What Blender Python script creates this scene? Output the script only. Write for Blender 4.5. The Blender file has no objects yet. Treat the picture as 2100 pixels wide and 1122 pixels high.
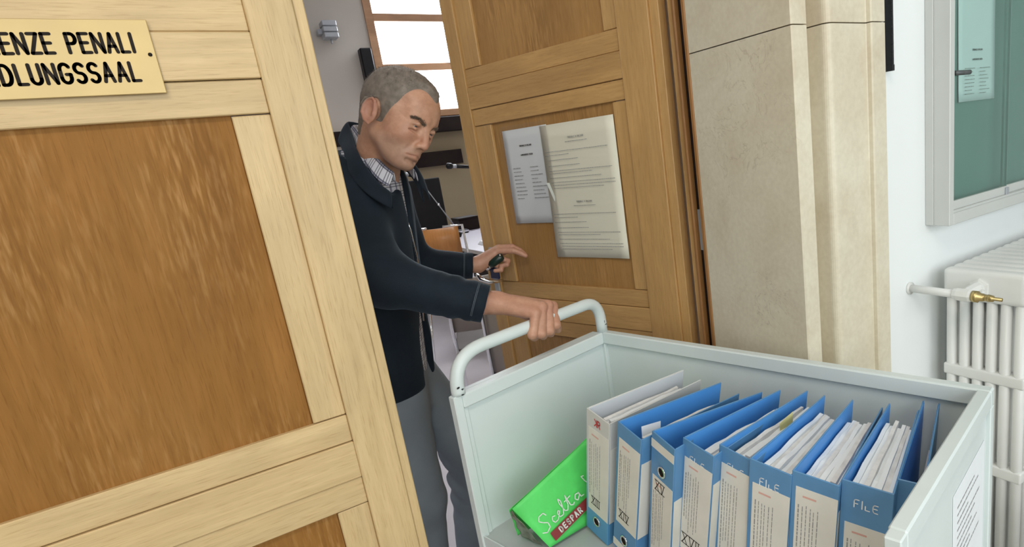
import bpy, bmesh, math, random
import numpy as np
from mathutils import Matrix, Vector

random.seed(7)
SC = bpy.context.scene
COL = SC.collection
H = 1.45                                   # camera height above the floor

# ------------------------------------------------------------------ camera
YAW, PITCH, ROLL = math.radians(33.87), math.radians(13.84), math.radians(-6.99)
F_PX, CX, CY = 1249.0, 1302.0, 604.0
f0 = Vector((math.sin(YAW), math.cos(YAW), 0)); r0 = Vector((math.cos(YAW), -math.sin(YAW), 0)); u0 = Vector((0, 0, 1))
fw = math.cos(PITCH) * f0 - math.sin(PITCH) * u0
up = math.sin(PITCH) * f0 + math.cos(PITCH) * u0
rt = math.cos(ROLL) * r0 + math.sin(ROLL) * up
up = -math.sin(ROLL) * r0 + math.cos(ROLL) * up
cam_d = bpy.data.cameras.new('camera'); cam = bpy.data.objects.new('camera', cam_d); COL.objects.link(cam)
cam.matrix_world = Matrix(((rt.x, up.x, -fw.x, 0), (rt.y, up.y, -fw.y, 0), (rt.z, up.z, -fw.z, H), (0, 0, 0, 1)))
cam_d.sensor_width = 36.0
cam_d.lens = F_PX / 2100 * 36
cam_d.shift_x = -(CX - 1050) / 2100
cam_d.shift_y = (CY - 561) / 2100
cam_d.clip_start = 0.02
SC.camera = cam

# ------------------------------------------------------------------ world, lights, exposure
W = bpy.data.worlds.new('world'); SC.world = W; W.use_nodes = True
bg = W.node_tree.nodes['Background']; bg.inputs[0].default_value = (0.93, 0.97, 1.0, 1); bg.inputs[1].default_value = 6.0
SC.view_settings.view_transform = 'Standard'; SC.view_settings.look = 'None'
SC.view_settings.exposure = 0.0; SC.view_settings.gamma = 1.0; SC.view_settings.use_curve_mapping = False
SC.cycles.use_denoising = True
SC.cycles.max_bounces = 8; SC.cycles.diffuse_bounces = 5; SC.cycles.glossy_bounces = 4; SC.cycles.transmission_bounces = 6
SC.cycles.sample_clamp_indirect = 6.0; SC.cycles.caustics_reflective = False; SC.cycles.caustics_refractive = False

def area(name, loc, target, sx, sy, power, col):
    d = bpy.data.lights.new(name, 'AREA'); d.shape = 'RECTANGLE'; d.size = sx; d.size_y = sy; d.energy = power; d.color = col
    o = bpy.data.objects.new(name, d); COL.objects.link(o); o.location = loc
    o.rotation_euler = (Vector(target) - Vector(loc)).to_track_quat('-Z', 'Y').to_euler()
    return o
# daylight through the corridor window behind the photographer, a fill added at its right, ceiling lamps of the corridor, daylight through the courtroom window
area('corridor_window_daylight', (0.1, -2.25, 1.85), (0.7, 1.2, 1.0), 3.8, 1.9, 76, (0.92, 0.98, 1.0))
area('corridor_fill_right', (3.1, -2.25, 1.8), (1.9, 0.9, 1.1), 2.0, 1.9, 13, (0.92, 0.98, 1.0))  # added fill to brighten the right-hand wall, no window known there
area('corridor_ceiling_lamp', (-0.4, -0.35, 3.0), (-0.35, 0.3, 0.0), 1.3, 0.3, 22, (1.0, 0.92, 0.80))
area('courtroom_window_daylight', (3.1, 7.85, 2.9), (2.2, 3.5, 0.6), 1.8, 2.0, 105, (0.90, 0.95, 1.0))
area('courtroom_ceiling_lamp', (1.2, 4.2, 3.55), (1.1, 4.1, 0.0), 2.0, 0.5, 34, (1.0, 0.94, 0.87))

# ------------------------------------------------------------------ helpers
def V(x, y, z): return Vector((x, y, z + H))       # z given from eye level

def link(name, me, mat, parent=None):
    o = bpy.data.objects.new(name, me); COL.objects.link(o)
    if mat is not None and len(me.materials) == 0: me.materials.append(mat)
    if parent is not None: o.parent = parent
    return o
def tag(o, label, cat, group=None):
    o['label'] = label; o['category'] = cat
    if group: o['group'] = group
    return o
def empty(name, loc, rz=0.0):
    o = bpy.data.objects.new(name, None); COL.objects.link(o); o.location = loc; o.rotation_euler = (0, 0, rz)
    o.empty_display_size = 0.05
    return o
def structure(o):
    o['kind'] = 'structure'; return o
def bm_mesh(bm, name, smooth=False):
    me = bpy.data.meshes.new(name); bm.to_mesh(me); bm.free()
    if smooth:
        for p in me.polygons: p.use_smooth = True
    return me
def box_bm(x0, x1, y0, y1, z0, z1, bev=0.0, seg=1, bm=None, mat=None):
    own = bm is None
    if own: bm = bmesh.new()
    g = bmesh.ops.create_cube(bm, size=1.0)['verts']
    for v in g:
        v.co = Vector(((x0 + x1) / 2 + v.co.x * (x1 - x0), (y0 + y1) / 2 + v.co.y * (y1 - y0), (z0 + z1) / 2 + v.co.z * (z1 - z0)))
    if bev > 0:
        ed = list({e for v in g for e in v.link_edges})
        bmesh.ops.bevel(bm, geom=ed, offset=bev, segments=seg, affect='EDGES', profile=0.6)
    return bm
def box(name, mat, x0, x1, y0, y1, z0, z1, parent=None, bev=0.0, seg=1):
    x0, x1 = sorted((x0, x1)); y0, y1 = sorted((y0, y1)); z0, z1 = sorted((z0, z1))
    return link(name, bm_mesh(box_bm(x0, x1, y0, y1, z0, z1, bev, seg), name), mat, parent)
def tube_bm(pts, rad, n=12, bm=None, caps=True):
    own = bm is None
    if own: bm = bmesh.new()
    pts = [Vector(p) for p in pts]
    rads = rad if isinstance(rad, (list, tuple)) else [rad] * len(pts)
    rings = []; prev = None
    for i, p in enumerate(pts):
        t = (pts[min(i + 1, len(pts) - 1)] - pts[max(i - 1, 0)]).normalized()
        if prev is None:
            a = Vector((0, 0, 1)) if abs(t.z) < 0.9 else Vector((1, 0, 0))
            nrm = t.cross(a).normalized()
        else:
            nrm = (prev - t * prev.dot(t)).normalized()
        prev = nrm; b = t.cross(nrm)
        rings.append([bm.verts.new(p + rads[i] * (math.cos(2 * math.pi * k / n) * nrm + math.sin(2 * math.pi * k / n) * b)) for k in range(n)])
    for i in range(len(rings) - 1):
        for k in range(n):
            bm.faces.new((rings[i][k], rings[i][(k + 1) % n], rings[i + 1][(k + 1) % n], rings[i + 1][k]))
    if caps:
        bm.faces.new(rings[0][::-1]); bm.faces.new(rings[-1])
    return bm
def tube(name, mat, pts, rad, n=12, parent=None, smooth=True):
    return link(name, bm_mesh(tube_bm(pts, rad, n), name, smooth), mat, parent)
def lathe(name, mat, prof, n=20, parent=None, smooth=True):
    bm = bmesh.new(); rings = []
    for r, z in prof:
        rings.append([bm.verts.new((r * math.cos(2 * math.pi * k / n), r * math.sin(2 * math.pi * k / n), z)) for k in range(n)])
    for i in range(len(rings) - 1):
        for k in range(n): bm.faces.new((rings[i][k], rings[i][(k + 1) % n], rings[i + 1][(k + 1) % n], rings[i + 1][k]))
    bm.faces.new(rings[0][::-1]); bm.faces.new(rings[-1])
    return link(name, bm_mesh(bm, name, smooth), mat, parent)
def prism(name, mat, prof, z0, z1, parent=None, smooth=False):
    bm = bmesh.new()
    lo = [bm.verts.new((x, y, z0)) for x, y in prof]; hi = [bm.verts.new((x, y, z1)) for x, y in prof]
    n = len(prof)
    for i in range(n): bm.faces.new((lo[i], lo[(i + 1) % n], hi[(i + 1) % n], hi[i]))
    bm.faces.new(lo[::-1]); bm.faces.new(hi)
    bmesh.ops.recalc_face_normals(bm, faces=bm.faces)
    return link(name, bm_mesh(bm, name, smooth), mat, parent)
def pydata(name, mat, vs, fs, parent=None, smooth=False):
    me = bpy.data.meshes.new(name); me.from_pydata([tuple(v) for v in vs], [], fs); me.update()
    if smooth:
        for p in me.polygons: p.use_smooth = True
    return link(name, me, mat, parent)
def bezier(p, n=8):
    out = []
    for i in range(n + 1):
        t = i / n; out.append(tuple((1 - t) ** 2 * a + 2 * t * (1 - t) * b + t * t * c for a, b, c in zip(*p)))
    return out

# ------------------------------------------------------------------ materials
MATS = {}
def new_mat(name):
    m = bpy.data.materials.new(name); m.use_nodes = True; MATS[name] = m
    return m, m.node_tree, m.node_tree.nodes['Principled BSDF']
def node(nt, kind, **kw):
    n = nt.nodes.new(kind)
    for k, v in kw.items():
        if k in n.inputs: n.inputs[k].default_value = v
        else: setattr(n, k, v)
    return n
def ramp(nt, fac, stops):
    r = nt.nodes.new('ShaderNodeValToRGB'); e = r.color_ramp.elements
    while len(e) < len(stops): e.new(0.5)
    for el, (p, c) in zip(e, stops): el.position = p; el.color = (*c, 1) if len(c) == 3 else c
    nt.links.new(fac, r.inputs[0]); return r.outputs[0]
def coords(nt, scale=(1, 1, 1), rot=(0, 0, 0), jitter=False):
    tc = nt.nodes.new('ShaderNodeTexCoord'); mp = nt.nodes.new('ShaderNodeMapping')
    mp.inputs['Scale'].default_value = scale; mp.inputs['Rotation'].default_value = rot
    nt.links.new(tc.outputs['Object'], mp.inputs[0])
    if jitter:
        oi = nt.nodes.new('ShaderNodeObjectInfo'); vm = node(nt, 'ShaderNodeVectorMath', operation='SCALE')
        cv = nt.nodes.new('ShaderNodeCombineXYZ')
        for i in range(3): nt.links.new(oi.outputs['Random'], cv.inputs[i])
        nt.links.new(cv.outputs[0], vm.inputs[0]); vm.inputs['Scale'].default_value = 37.0
        nt.links.new(vm.outputs[0], mp.inputs['Location'])
    return mp.outputs[0]
def noise(nt, vec, scale, detail=4, rough=0.55, dist=0.0):
    n = node(nt, 'ShaderNodeTexNoise'); n.inputs['Scale'].default_value = scale; n.inputs['Detail'].default_value = detail
    n.inputs['Roughness'].default_value = rough; n.inputs['Distortion'].default_value = dist
    nt.links.new(vec, n.inputs['Vector']); return n.outputs[0]
def mix(nt, fac, a, b, mode='MIX'):
    m = nt.nodes.new('ShaderNodeMix'); m.data_type = 'RGBA'; m.blend_type = mode
    for sock, val in ((m.inputs[0], fac), (m.inputs[6], a), (m.inputs[7], b)):
        if hasattr(val, 'is_output'): nt.links.new(val, sock)
        elif isinstance(val, (int, float)): sock.default_value = val
        else: sock.default_value = (*val, 1) if len(val) == 3 else val
    return m.outputs[2]
def bump(nt, b, h, strength, dist=0.002):
    n = nt.nodes.new('ShaderNodeBump'); n.inputs['Strength'].default_value = strength; n.inputs['Distance'].default_value = dist
    nt.links.new(h, n.inputs['Height']); nt.links.new(n.outputs[0], b.inputs['Normal'])

def simple(name, col, rough=0.5, metal=0.0, var=0.06, vscale=6.0, spec=0.5, bmp=0.0, bscale=60.0, coat=0.0):
    m, nt, b = new_mat(name)
    c = coords(nt); n = noise(nt, c, vscale, 3)
    lo = tuple(max(0, x * (1 - var)) for x in col); hi = tuple(min(1, x * (1 + var)) for x in col)
    nt.links.new(ramp(nt, n, [(0.3, lo), (0.7, hi)]), b.inputs['Base Color'])
    b.inputs['Roughness'].default_value = rough; b.inputs['Metallic'].default_value = metal
    b.inputs['Specular IOR Level'].default_value = spec; b.inputs['Coat Weight'].default_value = coat
    if bmp > 0: bump(nt, b, noise(nt, c, bscale, 3), bmp)
    return m

def wood(name, dark, mid, light, grain='Z', rough=0.46, worn=0.0, coat=0.06, spec=0.4):
    """oak: stretched growth figure, fine pores, and optional worn pale flecks; grain runs along the given axis"""
    m, nt, b = new_mat(name)
    ax = 'XYZ'.index(grain)
    def sc(al, ac): return tuple(al if i == ax else ac for i in range(3))
    c1 = coords(nt, sc(0.9, 9), jitter=True); c3 = coords(nt, sc(1.6, 4.0), jitter=True)
    fig = noise(nt, c1, 2.2, 5, 0.55, 0.4)
    col = ramp(nt, fig, [(0.22, dark), (0.5, mid), (0.78, light)])
    big = noise(nt, c3, 1.8, 3, 0.5, 0.6)
    col = mix(nt, 0.6, col, ramp(nt, big, [(0.3, tuple(x * (0.80 - 0.1 * worn) for x in mid)), (0.7, tuple(min(1, x * (1.16 + 0.1 * worn)) for x in mid))]), 'MIX')
    def tone(al, ac, lo, hi, p0=0.3, p1=0.7, det=2):
        return ramp(nt, noise(nt, coords(nt, sc(al, ac), jitter=True), 1.0, det, 0.55), [(p0, (lo, lo * 0.985, lo * 0.96)), (p1, (hi, hi, hi))])
    col = mix(nt, 1.0, col, tone(7, 130, 0.93, 1.06), 'MULTIPLY')
    por = noise(nt, coords(nt, sc(26, 560), jitter=True), 1.0, 2, 0.55)
    pm = ramp(nt, por, [(0.30, (0.80, 0.75, 0.68)), (0.46, (1, 1, 1))])
    col = mix(nt, 0.75, col, pm, 'MULTIPLY')
    if worn > 0:
        cp = coords(nt, sc(2.2, 4.2)); wp = noise(nt, cp, 1.7, 3, 0.55)
        msk = ramp(nt, wp, [(0.42, (0, 0, 0)), (0.64, (1, 1, 1))])
        fl = mix(nt, 1.0, col, tone(19, 165, 0.76, 1.19, 0.34, 0.66), 'MULTIPLY')
        fl = mix(nt, worn * 0.5, fl, ramp(nt, noise(nt, coords(nt, sc(19, 165), jitter=True), 1.0, 2, 0.55), [(0.50, tuple(x * 0.9 for x in mid)), (0.68, (0.50, 0.33, 0.165))]))
        col = mix(nt, msk, col, fl)
    nt.links.new(col, b.inputs['Base Color']); b.inputs['Specular IOR Level'].default_value = spec
    b.inputs['Roughness'].default_value = rough; b.inputs['Coat Weight'].default_value = coat; b.inputs['Coat Roughness'].default_value = 0.25
    bump(nt, b, por, 0.12, 0.0010)
    return m

OAK = ((0.50, 0.345, 0.165), (0.60, 0.435, 0.225), (0.68, 0.52, 0.295))
wood('oak_vertical', *OAK, 'Z'); wood('oak_horizontal', *OAK, 'X')
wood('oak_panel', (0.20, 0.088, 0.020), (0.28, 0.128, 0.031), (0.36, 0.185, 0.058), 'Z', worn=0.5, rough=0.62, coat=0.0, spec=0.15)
OAK2 = ((0.42, 0.235, 0.088), (0.53, 0.315, 0.122), (0.61, 0.385, 0.168))  # same oak for the open leaf, its dimmer light put into the colour
wood('oak_dim_vertical', *OAK2, 'Z'); wood('oak_dim_horizontal', *OAK2, 'X')
wood('oak_open_panel', (0.30, 0.15, 0.045), (0.40, 0.215, 0.07), (0.49, 0.285, 0.11), 'Z', worn=0.2)
wood('oak_frame', (0.26, 0.12, 0.04), (0.36, 0.175, 0.06), (0.44, 0.23, 0.085), 'Z', rough=0.3)
wood('plywood_orange', (0.42, 0.17, 0.045), (0.52, 0.23, 0.07), (0.6, 0.29, 0.1), 'Z', rough=0.3)
wood('window_wood', (0.36, 0.19, 0.10), (0.44, 0.25, 0.14), (0.5, 0.3, 0.18), 'X')

def stone_mat():
    m, nt, b = new_mat('limestone')
    c = coords(nt, jitter=True); a = noise(nt, c, 5.0, 6, 0.6, 0.4); v = noise(nt, c, 11.0, 4, 0.6, 1.2); s = noise(nt, c, 90, 2)
    col = ramp(nt, a, [(0.28, (0.605, 0.52, 0.385)), (0.5, (0.685, 0.62, 0.48)), (0.75, (0.755, 0.70, 0.565))])
    vein = ramp(nt, v, [(0.488, (1, 1, 1)), (0.50, (0.80, 0.77, 0.74)), (0.510, (1, 1, 1))])
    msk = ramp(nt, noise(nt, c, 3.0, 2), [(0.56, (0, 0, 0)), (0.64, (1, 1, 1))])
    col = mix(nt, msk, col, mix(nt, 1.0, col, vein, 'MULTIPLY'))
    col = mix(nt, 0.12, col, ramp(nt, s, [(0.3, (0.45, 0.38, 0.28)), (0.7, (0.9, 0.85, 0.7))]))
    nt.links.new(col, b.inputs['Base Color']); b.inputs['Roughness'].default_value = 0.42
    bump(nt, b, v, 0.05, 0.002)
stone_mat()
simple('wall_white', (0.86, 0.89, 0.89), 0.7, var=0.02, vscale=2.0, bmp=0.05, bscale=120)
simple('wall_court', (0.55, 0.50, 0.445), 0.8, var=0.05, vscale=1.2)
simple('wall_court_low', (0.33, 0.265, 0.165), 0.7, var=0.06, vscale=1.5)
simple('ceiling_white', (0.78, 0.79, 0.79), 0.85, var=0.02)
simple('floor_corridor', (0.45, 0.41, 0.36), 0.3, var=0.12, vscale=9)
simple('floor_court', (0.60, 0.58, 0.64), 0.28, var=0.05, vscale=3)
simple('black_plastic', (0.008, 0.008, 0.010), 0.45, var=0.2, spec=0.3)
simple('dark_wood', (0.018, 0.011, 0.010), 0.6, var=0.25, spec=0.2)
simple('grey_metal', (0.42, 0.44, 0.47), 0.4, metal=0.3)
simple('grey_dark', (0.10, 0.11, 0.11), 0.4, metal=0.3)
simple('chrome', (0.85, 0.86, 0.88), 0.1, metal=1.0, var=0.02)
simple('brass', (0.50, 0.36, 0.155), 0.40, metal=0.3, var=0.08, vscale=9)
simple('brass_valve', (0.50, 0.38, 0.17), 0.35, metal=1.0, var=0.2, vscale=30)
simple('ink_black', (0.020, 0.015, 0.012), 0.7, var=0.3, vscale=60, spec=0.12)
simple('ink_grey', (0.30, 0.30, 0.30), 0.8, var=0.2, vscale=60)
simple('ink_red', (0.55, 0.05, 0.05), 0.7)
simple('ink_pale_red', (0.72, 0.42, 0.36), 0.8)
simple('paper_white', (0.83, 0.86, 0.89), 0.55, var=0.02)
simple('paper_cream', (0.76, 0.73, 0.60), 0.5, var=0.02)
simple('paper_edge', (0.74, 0.73, 0.72), 0.85, var=0.12, vscale=40)
simple('label_paper', (0.74, 0.72, 0.66), 0.7, var=0.06, vscale=12)
simple('sticky_note', (0.72, 0.66, 0.30), 0.8)
simple('steel_paint', (0.67, 0.735, 0.73), 0.38, var=0.03, vscale=5, bmp=0.03, bscale=90)
simple('steel_tray', (0.47, 0.50, 0.50), 0.5, var=0.05)
simple('paint_chip', (0.02, 0.02, 0.02), 0.6)
simple('binder_blue', (0.105, 0.27, 0.50), 0.42, var=0.07, vscale=14)
simple('binder_inside', (0.08, 0.31, 0.74), 0.45, var=0.05)
simple('binder_grey', (0.60, 0.63, 0.67), 0.4, var=0.04)
simple('radiator_paint', (0.76, 0.765, 0.74), 0.35, var=0.03, vscale=8)
simple('case_metal', (0.60, 0.61, 0.59), 0.42, metal=0.1, var=0.02)
simple('case_back', (0.185, 0.29, 0.262), 0.8, var=0.04)
simple('bag_green', (0.11, 0.74, 0.15), 0.5, var=0.10, vscale=18, bmp=0.25, bscale=45)
simple('bag_red', (0.26, 0.03, 0.03), 0.5)
simple('bag_white', (0.82, 0.86, 0.80), 0.6)
simple('bag_silver', (0.30, 0.33, 0.24), 0.25, metal=0.8, var=0.4, vscale=60, bmp=0.6, bscale=60)
simple('trouser_grey', (0.215, 0.255, 0.30), 0.85, var=0.08, vscale=9, bmp=0.15, bscale=400)
simple('shoe_black', (0.02, 0.018, 0.016), 0.35)
simple('rubber_black', (0.02, 0.02, 0.02), 0.7)
simple('beige_plastic', (0.33, 0.285, 0.25), 0.45, var=0.05)
simple('seat_shaded', (0.12, 0.11, 0.11), 0.8)  # dark seat colour stands in for the shade over the beige seats
simple('desk_pale', (0.36, 0.33, 0.38), 0.4, var=0.04)
simple('grip_green', (0.010, 0.028, 0.022), 0.3, var=0.2)
simple('steel_blue', (0.02, 0.03, 0.10), 0.3)
simple('eye_white', (0.46, 0.41, 0.37), 0.25)
simple('eye_iris', (0.05, 0.06, 0.07), 0.15)
simple('eyebrow_hair', (0.17, 0.125, 0.09), 0.8)
simple('hair_grey', (0.195, 0.163, 0.135), 0.6, var=0.28, vscale=55, spec=0.35)

def fabric_mat():
    m, nt, b = new_mat('jacket_navy')
    c = coords(nt); n = noise(nt, c, 7, 3); w = noise(nt, c, 420, 2)
    nt.links.new(ramp(nt, n, [(0.3, (0.005, 0.0095, 0.0165)), (0.7, (0.0085, 0.0165, 0.027))]), b.inputs['Base Color'])
    b.inputs['Roughness'].default_value = 0.8; b.inputs['Sheen Weight'].default_value = 0.14; b.inputs['Sheen Roughness'].default_value = 0.5
    b.inputs['Sheen Tint'].default_value = (0.35, 0.5, 0.65, 1); b.inputs['Specular IOR Level'].default_value = 0.25
    bump(nt, b, w, 0.25, 0.0008)
fabric_mat()
simple('jacket_stitch', (0.10, 0.125, 0.15), 0.8)
simple('jacket_lining', (0.035, 0.04, 0.05), 0.7)

def plaid_mat():
    m, nt, b = new_mat('shirt_plaid')
    tc = nt.nodes.new('ShaderNodeUVMap'); tc.uv_map = 'UVMap'
    sep = nt.nodes.new('ShaderNodeSeparateXYZ'); nt.links.new(tc.outputs[0], sep.inputs[0])
    def band(out, period, lo, hi):
        a = node(nt, 'ShaderNodeMath', operation='MULTIPLY'); nt.links.new(out, a.inputs[0]); a.inputs[1].default_value = 1 / period
        fr = node(nt, 'ShaderNodeMath', operation='FRACT'); nt.links.new(a.outputs[0], fr.inputs[0])
        g = node(nt, 'ShaderNodeMath', operation='GREATER_THAN'); nt.links.new(fr.outputs[0], g.inputs[0]); g.inputs[1].default_value = lo
        l = node(nt, 'ShaderNodeMath', operation='LESS_THAN'); nt.links.new(fr.outputs[0], l.inputs[0]); l.inputs[1].default_value = hi
        mu = node(nt, 'ShaderNodeMath', operation='MULTIPLY'); nt.links.new(g.outputs[0], mu.inputs[0]); nt.links.new(l.outputs[0], mu.inputs[1])
        return mu.outputs[0]
    col = mix(nt, band(sep.outputs[0], 0.034, 0.0, 0.26), (0.62, 0.62, 0.68), (0.33, 0.33, 0.42))
    for o, per, lo, hi, c in ((0, 0.034, 0.04, 0.12, (0.035, 0.035, 0.06)), (0, 0.034, 0.2, 0.28, (0.035, 0.035, 0.06)),
                              (1, 0.030, 0.1, 0.18, (0.03, 0.03, 0.05)), (1, 0.030, 0.34, 0.42, (0.03, 0.03, 0.05)), (1, 0.030, 0.58, 0.66, (0.03, 0.03, 0.05))):
        f = band(sep.outputs[o], per, lo, hi)
        k = node(nt, 'ShaderNodeMath', operation='MULTIPLY'); nt.links.new(f, k.inputs[0]); k.inputs[1].default_value = 0.75
        col = mix(nt, k.outputs[0], col, c)
    nt.links.new(col, b.inputs['Base Color']); b.inputs['Roughness'].default_value = 0.8
plaid_mat()

def skin_mat():
    m, nt, b = new_mat('skin')
    c = coords(nt); n = noise(nt, c, 34, 6, 0.7); f = noise(nt, c, 240, 4)
    base = ramp(nt, n, [(0.3, (0.42, 0.215, 0.135)), (0.55, (0.525, 0.285, 0.185)), (0.75, (0.59, 0.345, 0.235))])
    at = nt.nodes.new('ShaderNodeAttribute'); at.attribute_name = 'tone'
    sep = nt.nodes.new('ShaderNodeSeparateColor'); nt.links.new(at.outputs['Color'], sep.inputs[0])
    col = mix(nt, sep.outputs[0], base, (0.42, 0.16, 0.125))          # red: lips, ears, nose
    col = mix(nt, sep.outputs[1], col, (0.27, 0.215, 0.18))            # green: stubble and cropped hair roots
    nt.links.new(col, b.inputs['Base Color'])
    b.inputs['Roughness'].default_value = 0.5; b.inputs['Subsurface Weight'].default_value = 0.12
    b.inputs['Subsurface Radius'].default_value = (0.008, 0.004, 0.002); b.inputs['Subsurface Scale'].default_value = 1.0
    bump(nt, b, f, 0.25, 0.0010)
skin_mat()

def gradient_binder():
    m, nt, b = new_mat('binder_fade')                # printed fade on this binder: pale grey above, blue at the foot
    tc = nt.nodes.new('ShaderNodeTexCoord'); sep = nt.nodes.new('ShaderNodeSeparateXYZ'); nt.links.new(tc.outputs['Object'], sep.inputs[0])
    mr = nt.nodes.new('ShaderNodeMapRange'); mr.inputs[1].default_value = 0.0; mr.inputs[2].default_value = 0.318
    nt.links.new(sep.outputs[2], mr.inputs[0])
    nt.links.new(ramp(nt, mr.outputs[0], [(0.0, (0.09, 0.30, 0.55)), (0.22, (0.12, 0.36, 0.62)), (0.5, (0.50, 0.60, 0.68)), (0.8, (0.62, 0.62, 0.60))]), b.inputs['Base Color'])
    b.inputs['Roughness'].default_value = 0.4
gradient_binder()

def glass_mat(name, col, rough=0.02, base=0.035, edge=0.5):
    m, nt, b = new_mat(name)
    out = nt.nodes['Material Output']
    gl = nt.nodes.new('ShaderNodeBsdfGlossy'); gl.inputs['Roughness'].default_value = rough
    tr = nt.nodes.new('ShaderNodeBsdfTransparent'); tr.inputs[0].default_value = (*col, 1)
    lw = nt.nodes.new('ShaderNodeLayerWeight'); lw.inputs[0].default_value = 0.35
    mr = nt.nodes.new('ShaderNodeMapRange'); mr.inputs[1].default_value = 0.35; mr.inputs[2].default_value = 1.0
    mr.inputs[3].default_value = base; mr.inputs[4].default_value = edge
    ms = nt.nodes.new('ShaderNodeMixShader')
    nt.links.new(lw.outputs['Facing'], mr.inputs[0]); nt.links.new(mr.outputs[0], ms.inputs[0])
    nt.links.new(tr.outputs[0], ms.inputs[1]); nt.links.new(gl.outputs[0], ms.inputs[2])
    nt.links.new(ms.outputs[0], out.inputs[0])
glass_mat('glass_green', (0.87, 0.955, 0.93), base=0.05); glass_mat('glass_clear', (0.97, 0.98, 1.0)); glass_mat('clear_sleeve', (0.985, 0.985, 0.985), 0.12)
M = MATS

# ------------------------------------------------------------------ lettering helpers
def arc(cx, cy, rx, ry, a0, a1, n=10):
    return [(cx + rx * math.cos(math.radians(a0 + (a1 - a0) * i / n)), cy + ry * math.sin(math.radians(a0 + (a1 - a0) * i / n))) for i in range(n + 1)]
GLYPH = {  # strokes in a box 0..w by 0..1
    'I': (0.06, [[(0.03, 0), (0.03, 1)]]), 'L': (0.42, [[(0, 1), (0, 0), (0.42, 0)]]),
    'E': (0.46, [[(0.46, 1), (0, 1), (0, 0), (0.46, 0)], [(0, 0.52), (0.38, 0.52)]]),
    'N': (0.52, [[(0, 0), (0, 1), (0.52, 0), (0.52, 1)]]), 'Z': (0.46, [[(0, 1), (0.46, 1), (0, 0), (0.46, 0)]]),
    'A': (0.52, [[(0, 0), (0.26, 1), (0.52, 0)], [(0.09, 0.32), (0.43, 0.32)]]),
    'P': (0.48, [[(0, 0), (0, 1), (0.25, 1)] + arc(0.25, 0.74, 0.23, 0.26, 90, -90) + [(0, 0.48)]]),
    'D': (0.50, [[(0, 0), (0, 1), (0.2, 1)] + arc(0.2, 0.5, 0.3, 0.5, 90, -90, 14) + [(0, 0)]]),
    'U': (0.50, [[(0, 1)] + arc(0.25, 0.25, 0.25, 0.25, 180, 360, 12) + [(0.5, 1)]]),
    'G': (0.52, [arc(0.26, 0.72, 0.26, 0.28, 25, 180, 10) + arc(0.26, 0.27, 0.26, 0.27, 180, 360, 12) + [(0.52, 0.45), (0.3, 0.45)]]),
    'S': (0.48, [arc(0.24, 0.75, 0.24, 0.25, 30, 270, 12) + arc(0.24, 0.25, 0.24, 0.25, 90, -150, 12)]),
    'R': (0.5, [[(0, 0), (0, 1), (0.25, 1)] + arc(0.25, 0.74, 0.23, 0.26, 90, -90) + [(0, 0.48)], [(0.22, 0.48), (0.5, 0)]]),
    'H': (0.5, [[(0, 0), (0, 1)], [(0.5, 0), (0.5, 1)], [(0, 0.5), (0.5, 0.5)]]), 'V': (0.52, [[(0, 1), (0.26, 0), (0.52, 1)]]),
    'X': (0.55, [[(0, 0), (0.55, 1)], [(0, 1), (0.55, 0)]]), 'K': (0.5, [[(0, 0), (0, 1)], [(0.5, 1), (0.02, 0.5), (0.5, 0)]]),
    'F': (0.5, [[(0, 0), (0, 0.75)] + arc(0.2, 0.75, 0.2, 0.25, 180, 90, 5) + [(0.5, 1)], [(0.0, 0.5), (0.38, 0.5)]]),
    'e': (0.52, [[(0.52, 0.95), (0.15, 0.95)] + arc(0.2, 0.47, 0.2, 0.47, 110, 270, 10) + [(0.52, 0)], [(0.0, 0.5), (0.46, 0.5)]]),
    'l': (0.46, [[(0.0, 0.5), (0.0, 0.0), (0.46, 0.0)]]), 'B': (0.5, [[(0, 0), (0, 1), (0.25, 1)] + arc(0.25, 0.76, 0.22, 0.24, 90, -90, 6) + [(0, 0.52), (0.25, 0.52)] + arc(0.25, 0.26, 0.25, 0.26, 90, -90, 6) + [(0, 0)]]),
    'O': (0.54, [arc(0.27, 0.5, 0.27, 0.5, 0, 360, 18)]), 'T': (0.5, [[(0, 1), (0.5, 1)], [(0.25, 1), (0.25, 0)]]),
    'C': (0.5, [arc(0.26, 0.5, 0.26, 0.5, 45, 315, 14)]),
    '3': (0.45, [arc(0.2, 0.75, 0.22, 0.25, 140, -90, 9) + arc(0.2, 0.25, 0.24, 0.25, 90, -140, 9)]),
    ' ': (0.34, []),
}
def strokes_of(text, h, gap):
    x = 0; out = []
    for ch in text:
        w, st = GLYPH[ch]
        for s in st: out.append([(x + a * h, b * h) for a, b in s])
        x += w * h + gap
    return out, x - gap
def stroke_mesh(name, mat, strokes, wid, place, parent=None, seg=6):
    """flat rounded strokes; place(a, b) -> 3D point"""
    vs, fs = [], []
    for s in strokes:
        for (a, b), (c, d) in zip(s[:-1], s[1:]):
            L = math.hypot(c - a, d - b)
            if L < 1e-7: continue
            ang = math.atan2(d - b, c - a); i0 = len(vs)
            for k in range(seg + 1):
                t = ang + math.pi / 2 + math.pi * k / seg; vs.append(place(a + wid / 2 * math.cos(t), b + wid / 2 * math.sin(t)))
            for k in range(seg + 1):
                t = ang - math.pi / 2 + math.pi * k / seg; vs.append(place(c + wid / 2 * math.cos(t), d + wid / 2 * math.sin(t)))
            fs.append(list(range(i0, i0 + 2 * seg + 2)))
    return pydata(name, mat, vs, fs, parent)
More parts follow.
